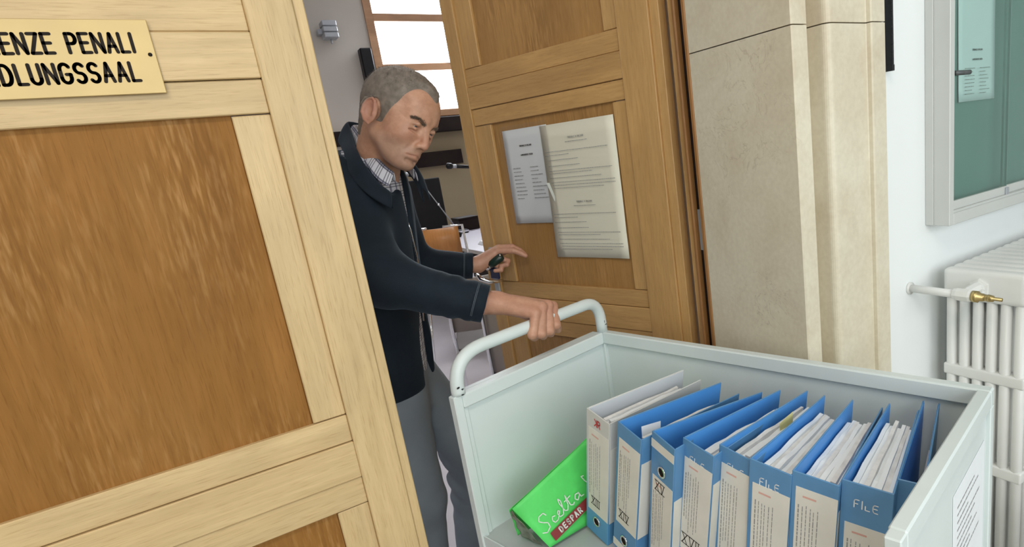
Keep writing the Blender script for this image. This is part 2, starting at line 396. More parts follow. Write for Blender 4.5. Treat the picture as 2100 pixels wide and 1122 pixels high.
def text_lines(name, mat, rows, place, parent, hgt):
    """rows of word-length dashes: print too small to read. rows: (a0, a1, b)"""
    vs, fs = [], []
    for a0, a1, b in rows:
        a = a0
        while a < a1:
            w = min(random.uniform(2.2, 6.5) * hgt, a1 - a)
            i = len(vs); vs += [place(a, b), place(a + w, b), place(a + w, b + hgt), place(a, b + hgt)]; fs.append((i, i + 1, i + 2, i + 3))
            a += w + 0.8 * hgt
    o = pydata(name, mat, vs, fs, parent); o['kind'] = 'stuff'
    return o

# ================================================================== THE SETTING
structure(box('floor', M['floor_corridor'], -4.5, 5.0, -3.2, 1.25, -0.05, 0.0))
structure(box('floor_courtroom', M['floor_court'], -2.5, 5.0, 1.25, 8.1, -0.05, 0.0))
structure(box('ceiling', M['ceiling_white'], -4.5, 5.0, -3.2, 1.3, 3.2, 3.3))
structure(box('ceiling_courtroom', M['ceiling_white'], -2.5, 5.0, 1.3, 8.1, 3.9, 4.0))
# corridor: wall with the doorway
structure(box('wall_front', M['wall_white'], 1.3265, 5.0, 0.905, 1.28, 0, 3.2))
structure(box('wall_front_left', M['wall_white'], -4.5, -0.66, 1.0, 1.28, 0, 3.2))
structure(box('wall_front_lintel', M['wall_white'], -0.66, 1.3265, 1.0, 1.28, 2.75, 3.9))
structure(box('wall_corridor_end', M['wall_white'], -4.6, -4.5, -3.2, 1.28, 0, 3.2))
structure(box('wall_corridor_far', M['wall_white'], 5.0, 5.1, -3.2, 1.28, 0, 3.2))
structure(box('wall_behind', M['wall_white'], -4.5, 5.0, -2.78, -2.68, 0, 3.2))
for n_, (x0, x1) in enumerate(((-1.85, 2.05), (2.1, 4.1))):  # unseen window frames; the right one is added round the fill lamp
    wn_ = structure(empty('window_%d' % (n_ + 2), (x0, -2.68, 0.85)))
    for a_, b_, c_, d_ in ((0, x1 - x0, -0.05, 0.0), (0, x1 - x0, 2.0, 2.06), (-0.04, 0.0, -0.05, 2.06), (x1 - x0, x1 - x0 + 0.04, -0.05, 2.06)):
        box('frame_bar', M['case_metal'], a_, b_, 0.0, 0.10, c_, d_, wn_)
# courtroom
structure(box('wall_court_left', M['wall_court'], -2.6, -2.5, 1.28, 8.1, 0, 3.9))
structure(box('wall_court_right', M['wall_court'], 5.0, 5.1, 1.28, 8.1, 0, 3.9))
structure(box('wall_court_door_side', M['wall_court'], 1.135, 5.0, 1.285, 1.62, 0, 3.9))
WX0, WX1, WZ0, WZ1 = 2.06, 4.3, 2.08, 3.75
structure(box('wall_back_left', M['wall_court'], -2.5, WX0, 8.0, 8.1, 0, 3.9))
structure(box('wall_back_right', M['wall_court'], WX1, 5.0, 8.0, 8.1, 0, 3.9))
structure(box('wall_back_top', M['wall_court'], WX0, WX1, 8.0, 8.1, WZ1, 3.9))
structure(box('wall_back_below', M['wall_court_low'], WX0, WX1, 8.0, 8.1, 0, WZ0))
structure(box('trim_1', M['dark_wood'], -2.5, WX0 - 0.02, 7.955, 8.0, 1.82, 1.99))
# window: frame, bars and panes
win = structure(empty('window_1', (WX0, 8.0, WZ0)))
ww, wh = WX1 - WX0, WZ1 - WZ0
box('frame_side', M['window_wood'], 0, 0.09, -0.03, 0.07, 0, wh, win); box('frame_side', M['window_wood'], ww - 0.09, ww, -0.03, 0.07, 0, wh, win)
bars = [0.0, 0.56, 1.13]
for i, b_ in enumerate(bars):
    zc = b_ + 0.035
    box('bar', M['window_wood'], 0.09, ww - 0.09, -0.02 - 0.01 * (i == 0), 0.06, zc - 0.04, zc + 0.045, win, bev=0.006)
box('bar', M['window_wood'], 0.09, ww - 0.09, -0.02, 0.06, wh - 0.09, wh, win)
for z0, z1 in ((0.08, 0.555), (0.64, 1.125), (1.21, wh - 0.09)):
    box('pane', M['glass_clear'], 0.09, ww - 0.09, 0.02, 0.026, z0, z1, win)
box('sill', M['dark_wood'], -0.0, ww, -0.16, 0.0, -0.2, -0.02, win, bev=0.008)
structure(box('trim_2', M['dark_wood'], 2.2, 2.9, 7.93, 7.995, H + 0.02, H + 0.20))

# ------------------------------------------------------------------ stone door surround: two courses of shaped blocks
surround = structure(empty('trim_3', (1.05, 1.2, 0)))
prof = [(1.05, 1.2), (1.05, 0.884), (1.053, 0.881), (1.096, 0.881), (1.099, 0.884), (1.101, 0.925), (1.136, 0.925), (1.1375, 0.880)]
prof += [(1.1375 + 0.016 * (1 - math.cos(t)), 0.880 - 0.018 * math.sin(t)) for t in [i * math.pi / 2 / 6 for i in range(1, 7)]]
prof += [(1.269, 0.862), (1.2715, 0.8605), (1.273, 0.852), (1.276, 0.849), (1.3225, 0.849), (1.3255, 0.852), (1.3255, 1.2)]
prof = [(x - 1.05, y - 1.2) for x, y in prof]
for z0, z1 in ((0.0, H + 0.1935), (H + 0.196, 2.75)):
    prism('stone_block', M['limestone'], prof, z0, z1, surround)
structure(box('wall_mortar', M['dark_wood'], 1.056, 1.318, 0.93, 1.2, H + 0.190, H + 0.199))
# wooden door frame beside the stone
fr = structure(empty('trim_4', (1.05, 1.2, 0)))
def fbox(n, mat, x0, x1, y0, y1): return box(n, M[mat], x0 - 1.05, x1 - 1.05, y0 - 1.2, y1 - 1.2, 0, 2.75, fr, bev=0.003)
fbox('frame_strip', 'oak_frame', 1.048, 1.10, 1.2005, 1.215)
fbox('frame_rebate', 'dark_wood', 1.070, 1.12, 1.215, 1.250)
fbox('frame_bead', 'oak_frame', 1.057, 1.12, 1.250, 1.262)
fbox('frame_post', 'oak_dim_vertical', 1.063, 1.12, 1.262, 1.2835)
box('strike_plate', M['grey_metal'], 0.018, 0.024, 0.022, 0.045, H - 0.30, H - 0.19, fr)

# ------------------------------------------------------------------ the two door leaves
Z_RAILS = [(-0.427, -0.481, 'b'), (-0.481, -0.556, 'r'), (-0.556, -0.612, 'b'), (0.120, 0.175, 'b'), (0.175, 0.247, 'r'), (0.247, 0.305, 'b')]
def leaf(root, s, depth, mats, thick=0.045):
    """s = [strip_free, stile_free, batten_free, panel_free, panel_hinge, batten_hinge, stile_hinge, strip_hinge] along local x; depth(d) recess -> local y"""
    mv, mh, mp = (M[k] for k in mats); top = 2.73
    def bd(name, mat, a, b, z0, z1, rec, th=None):
        return box(name, mat, a, b, depth(rec), depth(rec + (th or 0.018)), z0, z1, root, bev=0.0016)
    bd('edge_strip', mv, s[0], s[1], 0.01, top, 0.007, thick - 0.012); bd('edge_strip', mv, s[6], s[7], 0.01, top, 0.007, thick - 0.012)
    bd('stile', mv, s[1], s[2], 0.01, top, 0.0, thick); bd('stile', mv, s[5], s[6], 0.01, top, 0.0, thick)
    for z0, z1, k in Z_RAILS:
        bd('rail' if k == 'r' else 'batten', mh, s[2], s[5], H + min(z0, z1) + 0.0006, H + max(z0, z1) - 0.0006, 0.0015 if k == 'r' else 0.006, 0.03)
    bd('rail', mh, s[2], s[5], 0.01, 0.2, 0.002, 0.03); bd('rail', mh, s[2], s[5], 2.55, top, 0.002, 0.03)
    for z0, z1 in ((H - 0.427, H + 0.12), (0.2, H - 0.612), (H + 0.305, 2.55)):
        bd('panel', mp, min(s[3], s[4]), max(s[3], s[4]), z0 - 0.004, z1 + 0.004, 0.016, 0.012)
        bd('batten', mv, s[2], s[3], z0 + 0.001, z1 - 0.0015, 0.008, 0.02); bd('batten', mv, s[4], s[5], z0 + 0.001, z1 - 0.0015, 0.008, 0.02)
d1 = structure(empty('door_1', (-0.60, 1.2, 0)))
xs = [0.218, 0.200, 0.1285, 0.073, -0.465, -0.52, -0.58, -0.60]
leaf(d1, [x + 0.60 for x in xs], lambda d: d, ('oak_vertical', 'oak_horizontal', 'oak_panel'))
DA = math.radians(106.9)
d2 = structure(empty('door_2', (1.009, 1.436, 0), DA))
leaf(d2, [0.739, 0.731, 0.668, 0.587, 0.052, 0.0, -0.107, -0.136], lambda d: -d, ('oak_dim_vertical', 'oak_dim_horizontal', 'oak_open_panel'))
# door lever and pull on the open leaf (local y points to the viewer's side)
hp = box('handle_plate', M['grey_metal'], 0.675, 0.703, -0.007, 0.004, H - 0.47, H - 0.30, d2, bev=0.004)

# ================================================================== BRASS PLATE
plate = empty('brass_plate', (-0.40, 1.2, H + 0.158)); tag(plate, 'brass door plate with two lines of black engraved capitals screwed to the oak door', 'sign')
PW, PH = 0.398, 0.104
box('plate', M['brass'], 0, PW, -0.0035, -0.0004, 0, PH, plate, bev=0.0008)
for a_ in (0.007, PW - 0.007):
    o = lathe('screw', M['ink_black'], [(0.0027, 0), (0.0027, 0.0012), (0.001, 0.0018)], 12, plate); o.rotation_euler = (math.pi / 2, 0, 0); o.location = (a_, -0.0036, PH / 2 + 0.003)
for txt, b0, right, wf, lg in (('UDIENZE PENALI', 0.0592, PW - 0.0240, 0.75, 0.0052), ('VERHANDLUNGSSAAL', 0.0190, PW - 0.0272, 0.78, 0.0058)):
    x = right; hh = 0.0253
    for ch in reversed(txt):
        w, st = GLYPH[ch]; x -= w * hh * wf
        if st:
            stroke_mesh('letter', M['ink_black'], [[(x + a * hh * wf, b0 + b * hh) for a, b in q_] for q_ in st], 0.0044, lambda a, b: (a, -0.0039, b), plate)
        x -= lg
# ================================================================== NOTICES ON THE OPEN LEAF
def d2w(s, y, z):
    c, s_ = math.cos(DA), math.sin(DA)
    return (1.009 + s * c - y * s_, 1.436 + s * s_ + y * c, H + z)
def sheet(name, mat, w, h, loc, rz, curl=0.004, nx=8, nz=10, th=0.0004):
    vs, fs = [], []
    for j in range(nz + 1):
        for i in range(nx + 1):
            x = w * i / nx; z = -h * j / nz
            vs.append((x, -(0.0006 + curl * ((abs(i / nx - 0.5) * 2) ** 3) * (j / nz) ** 1.5 * random.uniform(0.7, 1.0)), z))
    for j in range(nz):
        for i in range(nx):
            a = j * (nx + 1) + i; fs.append((a, a + 1, a + nx + 2, a + nx + 1))
    root = empty(name, loc, rz)
    o = pydata('sheet', mat, vs, fs, root, smooth=True)
    md = o.modifiers.new('thickness', 'SOLIDIFY'); md.thickness = th
    return root
# on this leaf the reader's left is the free edge, so text runs from large s to small s: local x axis turned by 180 degrees
nw = sheet('court_notice', M['paper_white'], 0.21, 0.308, d2w(0.540, -0.0135 + 0.0, 0.090), DA + math.pi, 0.003)
tag(nw, 'white printed list in a clear sleeve taped to the open door panel', 'notice')
pl = lambda a, b: (a, -0.0042, b)
st, w = strokes_of('TRIBUNALE DI BOLZANO', 0.0042, 0.0011); stroke_mesh('heading', M['ink_black'], st, 0.0011, lambda a, b, w=w: (0.105 - w / 2 + a, -0.0042, -0.056 + b), nw, 3)
st, w = strokes_of('LANDESGERICHT BOZEN', 0.0042, 0.0011); stroke_mesh('heading', M['ink_black'], st, 0.0011, lambda a, b, w=w: (0.105 - w / 2 + a, -0.0042, -0.085 + b), nw, 3)
rows = []
for k in range(9):
    rows.append((0.03, 0.03 + random.uniform(0.03, 0.062), -0.125 - 0.0125 * k)); rows.append((0.112, 0.112 + random.uniform(0.03, 0.07), -0.125 - 0.0125 * k))
text_lines('printed_lines', M['ink_grey'], rows, pl, nw, 0.0022)
box('clear_sleeve', M['clear_sleeve'], -0.002, 0.212, -0.0056, -0.0050, -0.312, 0.014, nw)
nc = sheet('court_notice', M['paper_cream'], 0.302, 0.418, d2w(0.358, -0.0105, 0.087), DA + math.pi, 0.006)
tag(nc, 'large cream notice with two blocks of print on the open door', 'notice')
pc = lambda a, b: (a, -0.0036, b)
rows = []
for off in (0.0, -0.195):
    st, w = strokes_of('TRIBUNALE DI BOLZANO', 0.0046, 0.0013); stroke_mesh('heading', M['ink_grey'], st, 0.0009, lambda a, b, w=w, off=off: (0.15 - w / 2 + a, -0.0052, -0.047 + off + b), nc, 3)
    rows += [(0.105, 0.195, -0.058 + off), (0.012, 0.272, -0.083 + off), (0.012, 0.115, -0.094 + off), (0.012, 0.15, -0.109 + off), (0.02, 0.155, -0.127 + off),
             (0.02, 0.28, -0.142 + off), (0.02, 0.20, -0.150 + off), (0.02, 0.235, -0.164 + off), (0.02, 0.285, -0.178 + off), (0.028, 0.285, -0.187 + off), (0.028, 0.24, -0.196 + off)]
text_lines('printed_lines', M['ink_grey'], rows, lambda a, b: (a, -0.0056, b), nc, 0.0016)
pydata('tape_glare', M['bag_white'], [(0.000, -0.0075, -0.176), (0.014, -0.0068, -0.176), (0.030, -0.0066, -0.222), (0.026, -0.0066, -0.238), (0.006, -0.0075, -0.205)], [(0, 1, 2, 3)], nc)  # glare on the notice, put in as a bright white patch

# ================================================================== NOTICE CASE ON THE WHITE WALL
case = empty('notice_case', (1.583, 0.905, H - 0.309)); tag(case, 'grey metal notice case with sliding green glass panes on the white wall', 'display case')
CW, CH, CD = 1.15, 1.30, 0.065
box('back_panel', M['case_back'], 0.02, CW, -0.010, -0.002, 0.02, CH, case)
box('side_frame', M['case_metal'], 0, 0.022, -CD, -0.0005, 0, CH, case, bev=0.0015)
box('side_trim', M['case_metal'], -0.003, 0.0, -0.022, -0.0005, 0.001, CH, case, bev=0.0008)
box('side_frame', M['case_metal'], CW - 0.022, CW, -CD, -0.0005, 0, CH, case, bev=0.0015)
box('bottom_frame', M['case_metal'], 0.022, CW - 0.022, -CD, -0.0005, 0, 0.030, case, bev=0.0015)
box('sliding_track', M['case_metal'], 0.022, CW - 0.022, -CD + 0.006, -0.012, 0.030, 0.036, case)
box('top_frame', M['case_metal'], 0.022, CW - 0.022, -CD, -0.0005, CH - 0.03, CH, case)
for a, b, y in ((0.023, 0.345, -0.050), (0.335, CW - 0.023, -0.042)):
    p = box('glass_pane', M['glass_green'], a, b, y, y + 0.005, 0.038, CH - 0.03, case)
    box('pane_edge', M['case_back'], b - 0.0025 if a < 0.1 else a, b if a < 0.1 else a + 0.0025, y - 0.0004, y + 0.0054, 0.038, CH - 0.03, p)
    box('pane_rail', M['case_metal'], a, b, y - 0.003, y + 0.008, 0.036, 0.060, p, bev=0.001)
box('catch', M['grey_metal'], 0.328, 0.345, -0.058, -0.050, 0.026, 0.056, case, bev=0.001)
tube('lock', M['grey_dark'], [(0.026, -0.064, 0.384), (0.096, -0.064, 0.384)], 0.0062, 12, case)
tube('lock_stem', M['grey_dark'], [(0.040, -0.064, 0.384), (0.040, -0.048, 0.384)], 0.005, 10, case)
ncs = sheet('court_notice', M['paper_white'], 0.197, 0.297, (1.583 + 0.135, 0.905 - 0.0125, H + 0.300), 0.0, 0.004)
tag(ncs, 'white printed sheet pinned behind the green glass of the notice case', 'notice')
for t_, z_ in (('TRIBUNALE DI BOLZANO', -0.165), ('LANDESGERICHT BOZEN', -0.19)):
    st, w = strokes_of(t_, 0.004, 0.001); stroke_mesh('heading', M['ink_black'], st, 0.0009, lambda a, b, w=w, z_=z_: (0.1 - w / 2 + a, -0.0030, z_ + b), ncs, 3)
rows = []
for k in range(8): rows += [(0.03, 0.03 + random.uniform(0.03, 0.055), -0.212 - 0.0095 * k), (0.11, 0.11 + random.uniform(0.03, 0.06), -0.212 - 0.0095 * k)]
text_lines('printed_lines', M['ink_grey'], rows, lambda a, b: (a, -0.0048, b), ncs, 0.0018)
# narrow dark sign seen edge-on beside the stone
sg = empty('wall_bracket', (1.399, 0.905, H + 0.098)); tag(sg, 'narrow black slotted strip fixed to the wall beside the stone', 'bracket')
box('strip', M['black_plastic'], 0.004, 0.0085, -0.024, -0.0005, 0, 0.36, sg, bev=0.0008)
box('foot', M['black_plastic'], 0.0005, 0.0085, -0.0255, -0.0005, -0.004, 0.010, sg, bev=0.0008)
for k in range(12): box('tooth', M['black_plastic'], 0.001, 0.004, -0.024, -0.021, 0.02 + 0.018 * k, 0.024 + 0.018 * k, sg)

# ================================================================== RADIATOR
RX, RY0, RY1, RZ0, RZ1 = 1.585, 0.861, 0.652, 0.10, H - 0.425
rad = empty('radiator', (RX, RY0, 0)); tag(rad, 'white cast-iron column radiator with a brass valve beneath the notice case', 'radiator')
def radiator_section():
    """one cast section: six columns joined at the hubs and two bridges, slots between them"""
    D = RY0 - RY1; w = 0.046; bm = bmesh.new(); ncol = 6; pitch = (D - 0.034) / (ncol - 1)
    for k in range(ncol):
        y = -(0.017 + pitch * k); rr = 0.0138
        tube_bm([(w / 2, y, RZ0 + 0.05), (w / 2, y, RZ1 - 0.05)], rr, 12, bm)
    zs = [(RZ0 + 0.0, RZ0 + 0.085), (H - 1.005, H - 0.972), (H - 0.732, H - 0.700), (RZ1 - 0.085, RZ1)]
    for i, (z0, z1) in enumerate(zs):
        ends = i in (0, 3)
        box_bm(0.004 if ends else 0.008, w - (0.004 if ends else 0.008), -D, 0, z0, z1, 0.014 if ends else 0.006, 3, bm)
    box_bm(w / 2 - 0.0025, w / 2 + 0.0025, -D + 0.015, -0.015, RZ0 + 0.05, RZ1 - 0.05, 0, 1, bm) if False else None
    me = bm_mesh(bm, 'section', True); me.materials.append(M['radiator_paint']); return me
sec = radiator_section()
for k in range(14):
    o = link('section', sec, None, rad); o.location = (k * 0.0465, 0, 0)
for zz in (RZ1 - 0.045, RZ0 + 0.04):
    hub = lathe('plug', M['radiator_paint'], [(0.026, 0.0), (0.026, 0.010), (0.019, 0.012), (0.019, 0.024)], 6, rad, smooth=False); hub.rotation_euler = (0, -math.pi / 2, 0); hub.location = (0.006, -0.098, zz)
pz = H - 0.467 - 0
tube('feed_pipe', M['radiator_paint'], [(1.501 - RX, 0.905 - RY0 - 0.001, pz), (1.501 - RX, 0.77 - RY0, pz)], 0.0105, 14, rad)
ros = tube('pipe_rosette', M['radiator_paint'], [(1.501 - RX, 0.9045 - RY0, pz), (1.501 - RX, 0.900 - RY0, pz)], 0.017, 18, rad)
vb = tube('valve_body', M['radiator_paint'], [(1.501 - RX, 0.785 - RY0, pz), (1.501 - RX, 0.775 - RY0, pz), (1.501 - RX, 0.745 - RY0, pz), (1.501 - RX, 0.735 - RY0, pz)], [0.0135, 0.0165, 0.0165, 0.013], 8, rad, smooth=False)
tube('union', M['radiator_paint'], [(1.501 - RX, 0.762 - RY0, pz), (-0.02, 0.762 - RY0, pz + 0.002), (0.0, 0.762 - RY0, RZ1 - 0.047)], [0.013, 0.016, 0.017], 8, rad, smooth=False)
tube('valve_stem', M['brass_valve'], [(1.501 - RX, y - RY0, pz) for y in (0.738, 0.724, 0.7235, 0.712, 0.7115, 0.700, 0.6995, 0.688, 0.6875, 0.668)], [0.0145, 0.0145, 0.010, 0.010, 0.0085, 0.0085, 0.0095, 0.0075, 0.0045, 0.0045], 14, rad)
for k in (0, 13): box('foot', M['radiator_paint'], k * 0.0465 + 0.012, k * 0.0465 + 0.034, -0.17, -0.04, 0.0, RZ0 + 0.02, rad, bev=0.004)

# ================================================================== TROLLEY
CA = math.radians(14.0); E1 = Vector((math.cos(CA), math.sin(CA), 0)); E2 = Vector((-math.sin(CA), math.cos(CA), 0))
CU, CV = 0.912, 0.7045
def uvw(u, v, z): return E1 * u + E2 * v + Vector((0, 0, z + H))
cart = empty('file_trolley', E1 * CU + E2 * CV, CA); tag(cart, 'pale grey-green steel file trolley with a tubular push handle', 'trolley')
U0, U1, V0, V1, ZR, ZF = 0.657 - CU, 1.167 - CU, 0.214 - CV, 1.195 - CV, H - 0.5, H - 0.862
sp = M['steel_paint']
box('end_panel', sp, U0 + 0.012, U1 - 0.02, V1 - 0.012, V1 - 0.010, ZF, ZR - 0.005, cart)
box('end_rail', sp, U0 + 0.022, U1 - 0.024, V1 - 0.024, V1, ZR - 0.034, ZR, cart, bev=0.003)
box('end_rail_cap', sp, U0 + 0.022, U1 - 0.024, V1 - 0.0005, V1 + 0.016, ZR - 0.006, ZR - 0.001, cart, bev=0.001)
box('side_panel', sp, U1 - 0.012, U1 - 0.010, V0 + 0.02, V1 - 0.02, ZF, ZR - 0.005, cart)
box('side_rail', sp, U1 - 0.024, U1, V0, V1, ZR - 0.034, ZR, cart, bev=0.003)
box('near_panel', sp, U0 + 0.012, U1 - 0.02, V0 + 0.008, V0 + 0.010, ZF - 0.03, ZR - 0.005, cart)
box('near_rail', sp, U0 + 0.022, U1 - 0.024, V0, V0 + 0.024, ZR - 0.034, ZR, cart, bev=0.003)
for (u, v) in ((U0, V1 - 0.022), (U0, V0)):
    box('corner_post', sp, u, u + 0.022, v, v + 0.022, 0.12, ZR, cart, bev=0.002)
    box('corner_flange', sp, u + 0.022, u + 0.034, v + 0.005, v + 0.017, ZF, ZR - 0.034, cart, bev=0.001)
for (u, v) in ((U1 - 0.022, V1 - 0.022), (U1 - 0.022, V0)):
    box('corner_post', sp, u, u + 0.022, v, v + 0.022, 0.12, ZR - 0.034, cart, bev=0.002)
box('tray', M['steel_tray'], U0 + 0.012, U1 - 0.013, V0 + 0.011, V1 - 0.013, ZF - 0.004, ZF, cart)
box('front_lip', sp, U0 + 0.004, U0 + 0.007, V0 + 0.022, V1 - 0.022, ZF - 0.05, ZF + 0.006, cart)
box('lower_shelf', sp, U0 + 0.012, U1 - 0.013, V0 + 0.011, V1 - 0.013, 0.30, 0.32, cart)
hz = H - 0.409; ha = U0 + 0.020; hb = U1 - 0.014; hv = V1 - 0.012
hp_ = [(ha, hv, ZR - 0.001), (ha, hv, ZR + 0.008)] + bezier(((ha, hv, ZR + 0.008), (ha, hv, hz), (ha + 0.085, hv, hz)), 9)[1:]
hp_ += bezier(((hb - 0.055, hv, hz), (hb, hv, hz), (hb, hv, ZR + 0.026)), 9) + [(hb, hv, ZR - 0.001)]
tube('push_handle', sp, hp_, 0.0155, 18, cart)
rnd = random.Random(3)
def chip(x, y, z, sx, sz, nrm='v'):
    pts = []
    for k in range(7):
        a = 2 * math.pi * k / 7; r = rnd.uniform(0.45, 1.0)
        pts.append((x + sx * r * math.cos(a), y, z + sz * r * math.sin(a)))
    return pydata('paint_chip', M['paint_chip'], pts, [tuple(range(7))], cart)
chip(ha - 0.006, hv - 0.0152, ZR + 0.020, 0.006, 0.0045); chip(ha + 0.003, hv - 0.0158, ZR + 0.014, 0.004, 0.003); chip(ha + 0.001, hv - 0.0158, ZR + 0.0015, 0.005, 0.0022)
chip(hb - 0.002, hv - 0.0158, ZR + 0.030, 0.0018, 0.005); chip(hb + 0.002, hv - 0.0158, ZR + 0.021, 0.005, 0.0015)
chip(U1 - 0.016, V1 - 0.0247, ZR - 0.010, 0.0022, 0.0030)
for (u, v) in ((U0 + 0.03, V0 + 0.05), (U1 - 0.03, V0 + 0.05), (U0 + 0.03, V1 - 0.05), (U1 - 0.03, V1 - 0.05)):
    w = tube('wheel', M['rubber_black'], [(u - 0.013, v, 0.055), (u + 0.013, v, 0.055)], 0.055, 20, cart)
    box('fork', M['grey_metal'], u - 0.017, u + 0.017, v - 0.016, v + 0.016, 0.10, 0.30 if u else 0.3, cart, bev=0.002)
lab = empty('paper_label', uvw(0.86, 0.2215, -0.86), CA); tag(lab, 'white paper sheet stuck on the outer end panel of the trolley', 'paper')
box('sheet', M['paper_white'], 0.06, 0.27, -0.0006, 0.0, 0.02, 0.27, lab)
text_lines('printed_lines', M['ink_grey'], [(0.085, 0.085 + random.uniform(0.06, 0.15), 0.235 - 0.014 * k) for k in range(9)], lambda a, b: (a, -0.0009, b), lab, 0.003)

# ================================================================== BINDERS
# local frame: x from spine to fore-edge, y along the spine (towards +y = far side of the row), z up, origin at the foot of the spine
def binder(i, u, v, ang, lean, width, label, numeral=None, style='blue', fill=0.6, ring_top=False, lab_rng=(0.075, 0.275), logo=False, red=None, stack_h=0.299, closed=False, roll=0.0):
    root = empty('ring_binder', (0, 0, 0))
    # u, v: where the far top corner of the spine stands; the binder leans on the edge of its foot
    sl_ = math.sin(math.radians(lean))
    root.matrix_world = Matrix.Translation(uvw(u - 0.004, v + 0.318 * sl_, -0.8612 + width * sl_)) @ Matrix.Rotation(CA, 4, 'Z') @ Matrix.Rotation(math.radians(lean), 4, 'X') @ Matrix.Rotation(math.radians(ang), 4, 'Z')
    tag(root, label, 'binder', 'ring binders in the trolley')
    Hh, Dd, t = 0.318, 0.285, 0.0028
    mo = {'blue': M['binder_blue'], 'fade': M['binder_fade']}[style]; mi = {'blue': M['binder_inside'], 'fade': M['binder_grey']}[style]
    w = width
    box('spine', mo, -t, 0, -w, 0, 0, Hh, root, bev=0.0008)
    # covers: outer board and the lining facing inwards; the near cover closes in towards the fore-edge
    we = {3: 0.021, 4: 0.052, 5: 0.040, 6: 0.055, 8: 0.054, 9: 0.030}.get(i, w - 0.018)
    for yy, sgn in ((0, 1), (-w, -1)):
        c = box('cover', mo, 0.0006, Dd, -(t if sgn > 0 else 0), (0 if sgn > 0 else t), 0, Hh, root, bev=0.0008)
        c.location = (0, yy, 0); c.rotation_euler = (0, 0, 0 if sgn > 0 else math.atan2(w - we, Dd))
        ly = -t - 0.0004 if sgn > 0 else t + 0.0004
        box('lining', mi, 0.002, Dd - 0.003, ly - 0.0004, ly + 0.0004, 0.003, Hh - 0.0025, c)
        if sgn < 0:
            box('wrapped_label', M['label_paper'], 0.0008, 0.030, -0.0006, -0.0001, lab_rng[0] - 0.004, lab_rng[1] - 0.026, c)
    ext = w - 2 * t
    # paper block made of several slightly shifted bundles
    if fill > 0:
        n = max(2, int(ext * fill / 0.009)); y = -w + t + 0.0015; tot = ext * fill; rr = random.Random(i * 7 + 1)
        for k in range(n):
            th = tot / n; sh = rr.uniform(-0.010, 0.006); hh = stack_h + rr.uniform(-0.007, 0.003)
            bm = bmesh.new(); m_ = 7; x0_, x1_ = 0.018 + rr.uniform(0, 0.006), 0.246 + sh; rows_ = []
            for j in range(m_ + 1):
                x = x0_ + (x1_ - x0_) * j / m_; kk = min(1.0, max(0.0, x / Dd)); sl2 = (w - we) / Dd * x
                ya_ = y + sl2 * (1 - (y + w) / ext) ; yb_ = y + th - 0.0004 + sl2 * (1 - (y + th + w) / ext)
                zt_ = hh + rr.uniform(-0.0022, 0.0022)
                rows_.append([bm.verts.new((x, ya_, 0.006)), bm.verts.new((x, yb_, 0.006)), bm.verts.new((x, yb_, zt_ + rr.uniform(-0.001, 0.001))), bm.verts.new((x, ya_, zt_))])
            for r_a, r_b in zip(rows_[:-1], rows_[1:]):
                for q_ in range(4): bm.faces.new((r_a[q_], r_a[(q_ + 1) % 4], r_b[(q_ + 1) % 4], r_b[q_]))
            bm.faces.new(rows_[0][::-1]); bm.faces.new(rows_[-1]); bmesh.ops.recalc_face_normals(bm, faces=bm.faces)
            link('paper_bundle', bm_mesh(bm, 'paper_bundle'), M['paper_edge'] if k % 3 == 1 else M['paper_white'], root)
            y += th
        yr = -w + t + tot / 2 if fill > 0.5 else -w / 2
        for zr in (0.11, 0.19): tube('ring', M['chrome'], [(0.004, yr - 0.012, zr), (0.022, yr - 0.014, zr), (0.027, yr, zr), (0.022, yr + 0.012, zr)], 0.0015, 6, root)
    X = -t - 0.0006
    P = lambda a, b: (X - 0.0004, -a, b)           # spine face: a from the far edge, b up
    # spine label
    z0, z1 = lab_rng
    lb = box('spine_label', M['label_paper'], X - 0.0002, X + 0.0005, -w + 0.0004, -0.008, z0, z1, root)
    lw = w - 0.02
    vs, fs = [], []; rr = random.Random(i + 40)
    for k in range(6):
        a = 0.012 + k * (lw - 0.018) / 6 + rr.uniform(0, 0.002); b = z1 - 0.028 - rr.uniform(0, 0.01); e = z0 + 0.035 + rr.uniform(0, 0.05)
        while b > e:
            L = rr.uniform(0.004, 0.012); j = len(vs); ww_ = 0.0014 if k else 0.0022
            vs += [P(a, b), P(a + ww_, b), P(a + ww_, b - L), P(a, b - L)]; fs.append((j, j + 1, j + 2, j + 3)); b -= L + 0.0016
    o = pydata('printed_lines', M['ink_grey'], vs, fs, lb); o['kind'] = 'stuff'
    vs = [P(0.020, z1 - 0.017), P(lw * 0.75, z1 - 0.017), P(lw * 0.75, z1 - 0.0135), P(0.020, z1 - 0.0135)]
    pydata('heading', M['ink_pale_red'], vs, [(0, 1, 2, 3)], lb)
    if numeral:
        txt, b0, hh = numeral
        st, wt = strokes_of(txt, hh, hh * 0.22); a0 = 0.006 + (lw - wt) / 2
        st += [[(-0.002, 0), (wt + 0.002, 0)], [(-0.002, hh), (wt + 0.002, hh)]]
        stroke_mesh('numeral', M['ink_black'], st, 0.0017, lambda a, b: (X - 0.0007, -(a0 + a), b0 + b), lb, 3)
    # finger ring
    zf = 0.245 if ring_top else 0.040
    rg = lathe('finger_ring', M['chrome'], [(0.0125, 0), (0.0125, 0.0016), (0.0095, 0.0026), (0.0092, 0.0006)], 20, root)
    rg.rotation_euler = (0, -math.pi / 2, 0); rg.location = (X + 0.0004, -w / 2, zf)
    hole = lathe('hole', M['ink_black'], [(0.0091, 0), (0.0091, 0.0008)], 20, rg)
    if style == 'blue':
        zb = 0.285 if ring_top else 0.006
        box('white_band', M['label_paper'], X, X + 0.0005, -w + 0.0005, -0.0005, zb, zb + 0.018, root) if (ring_top or i == 2) else None
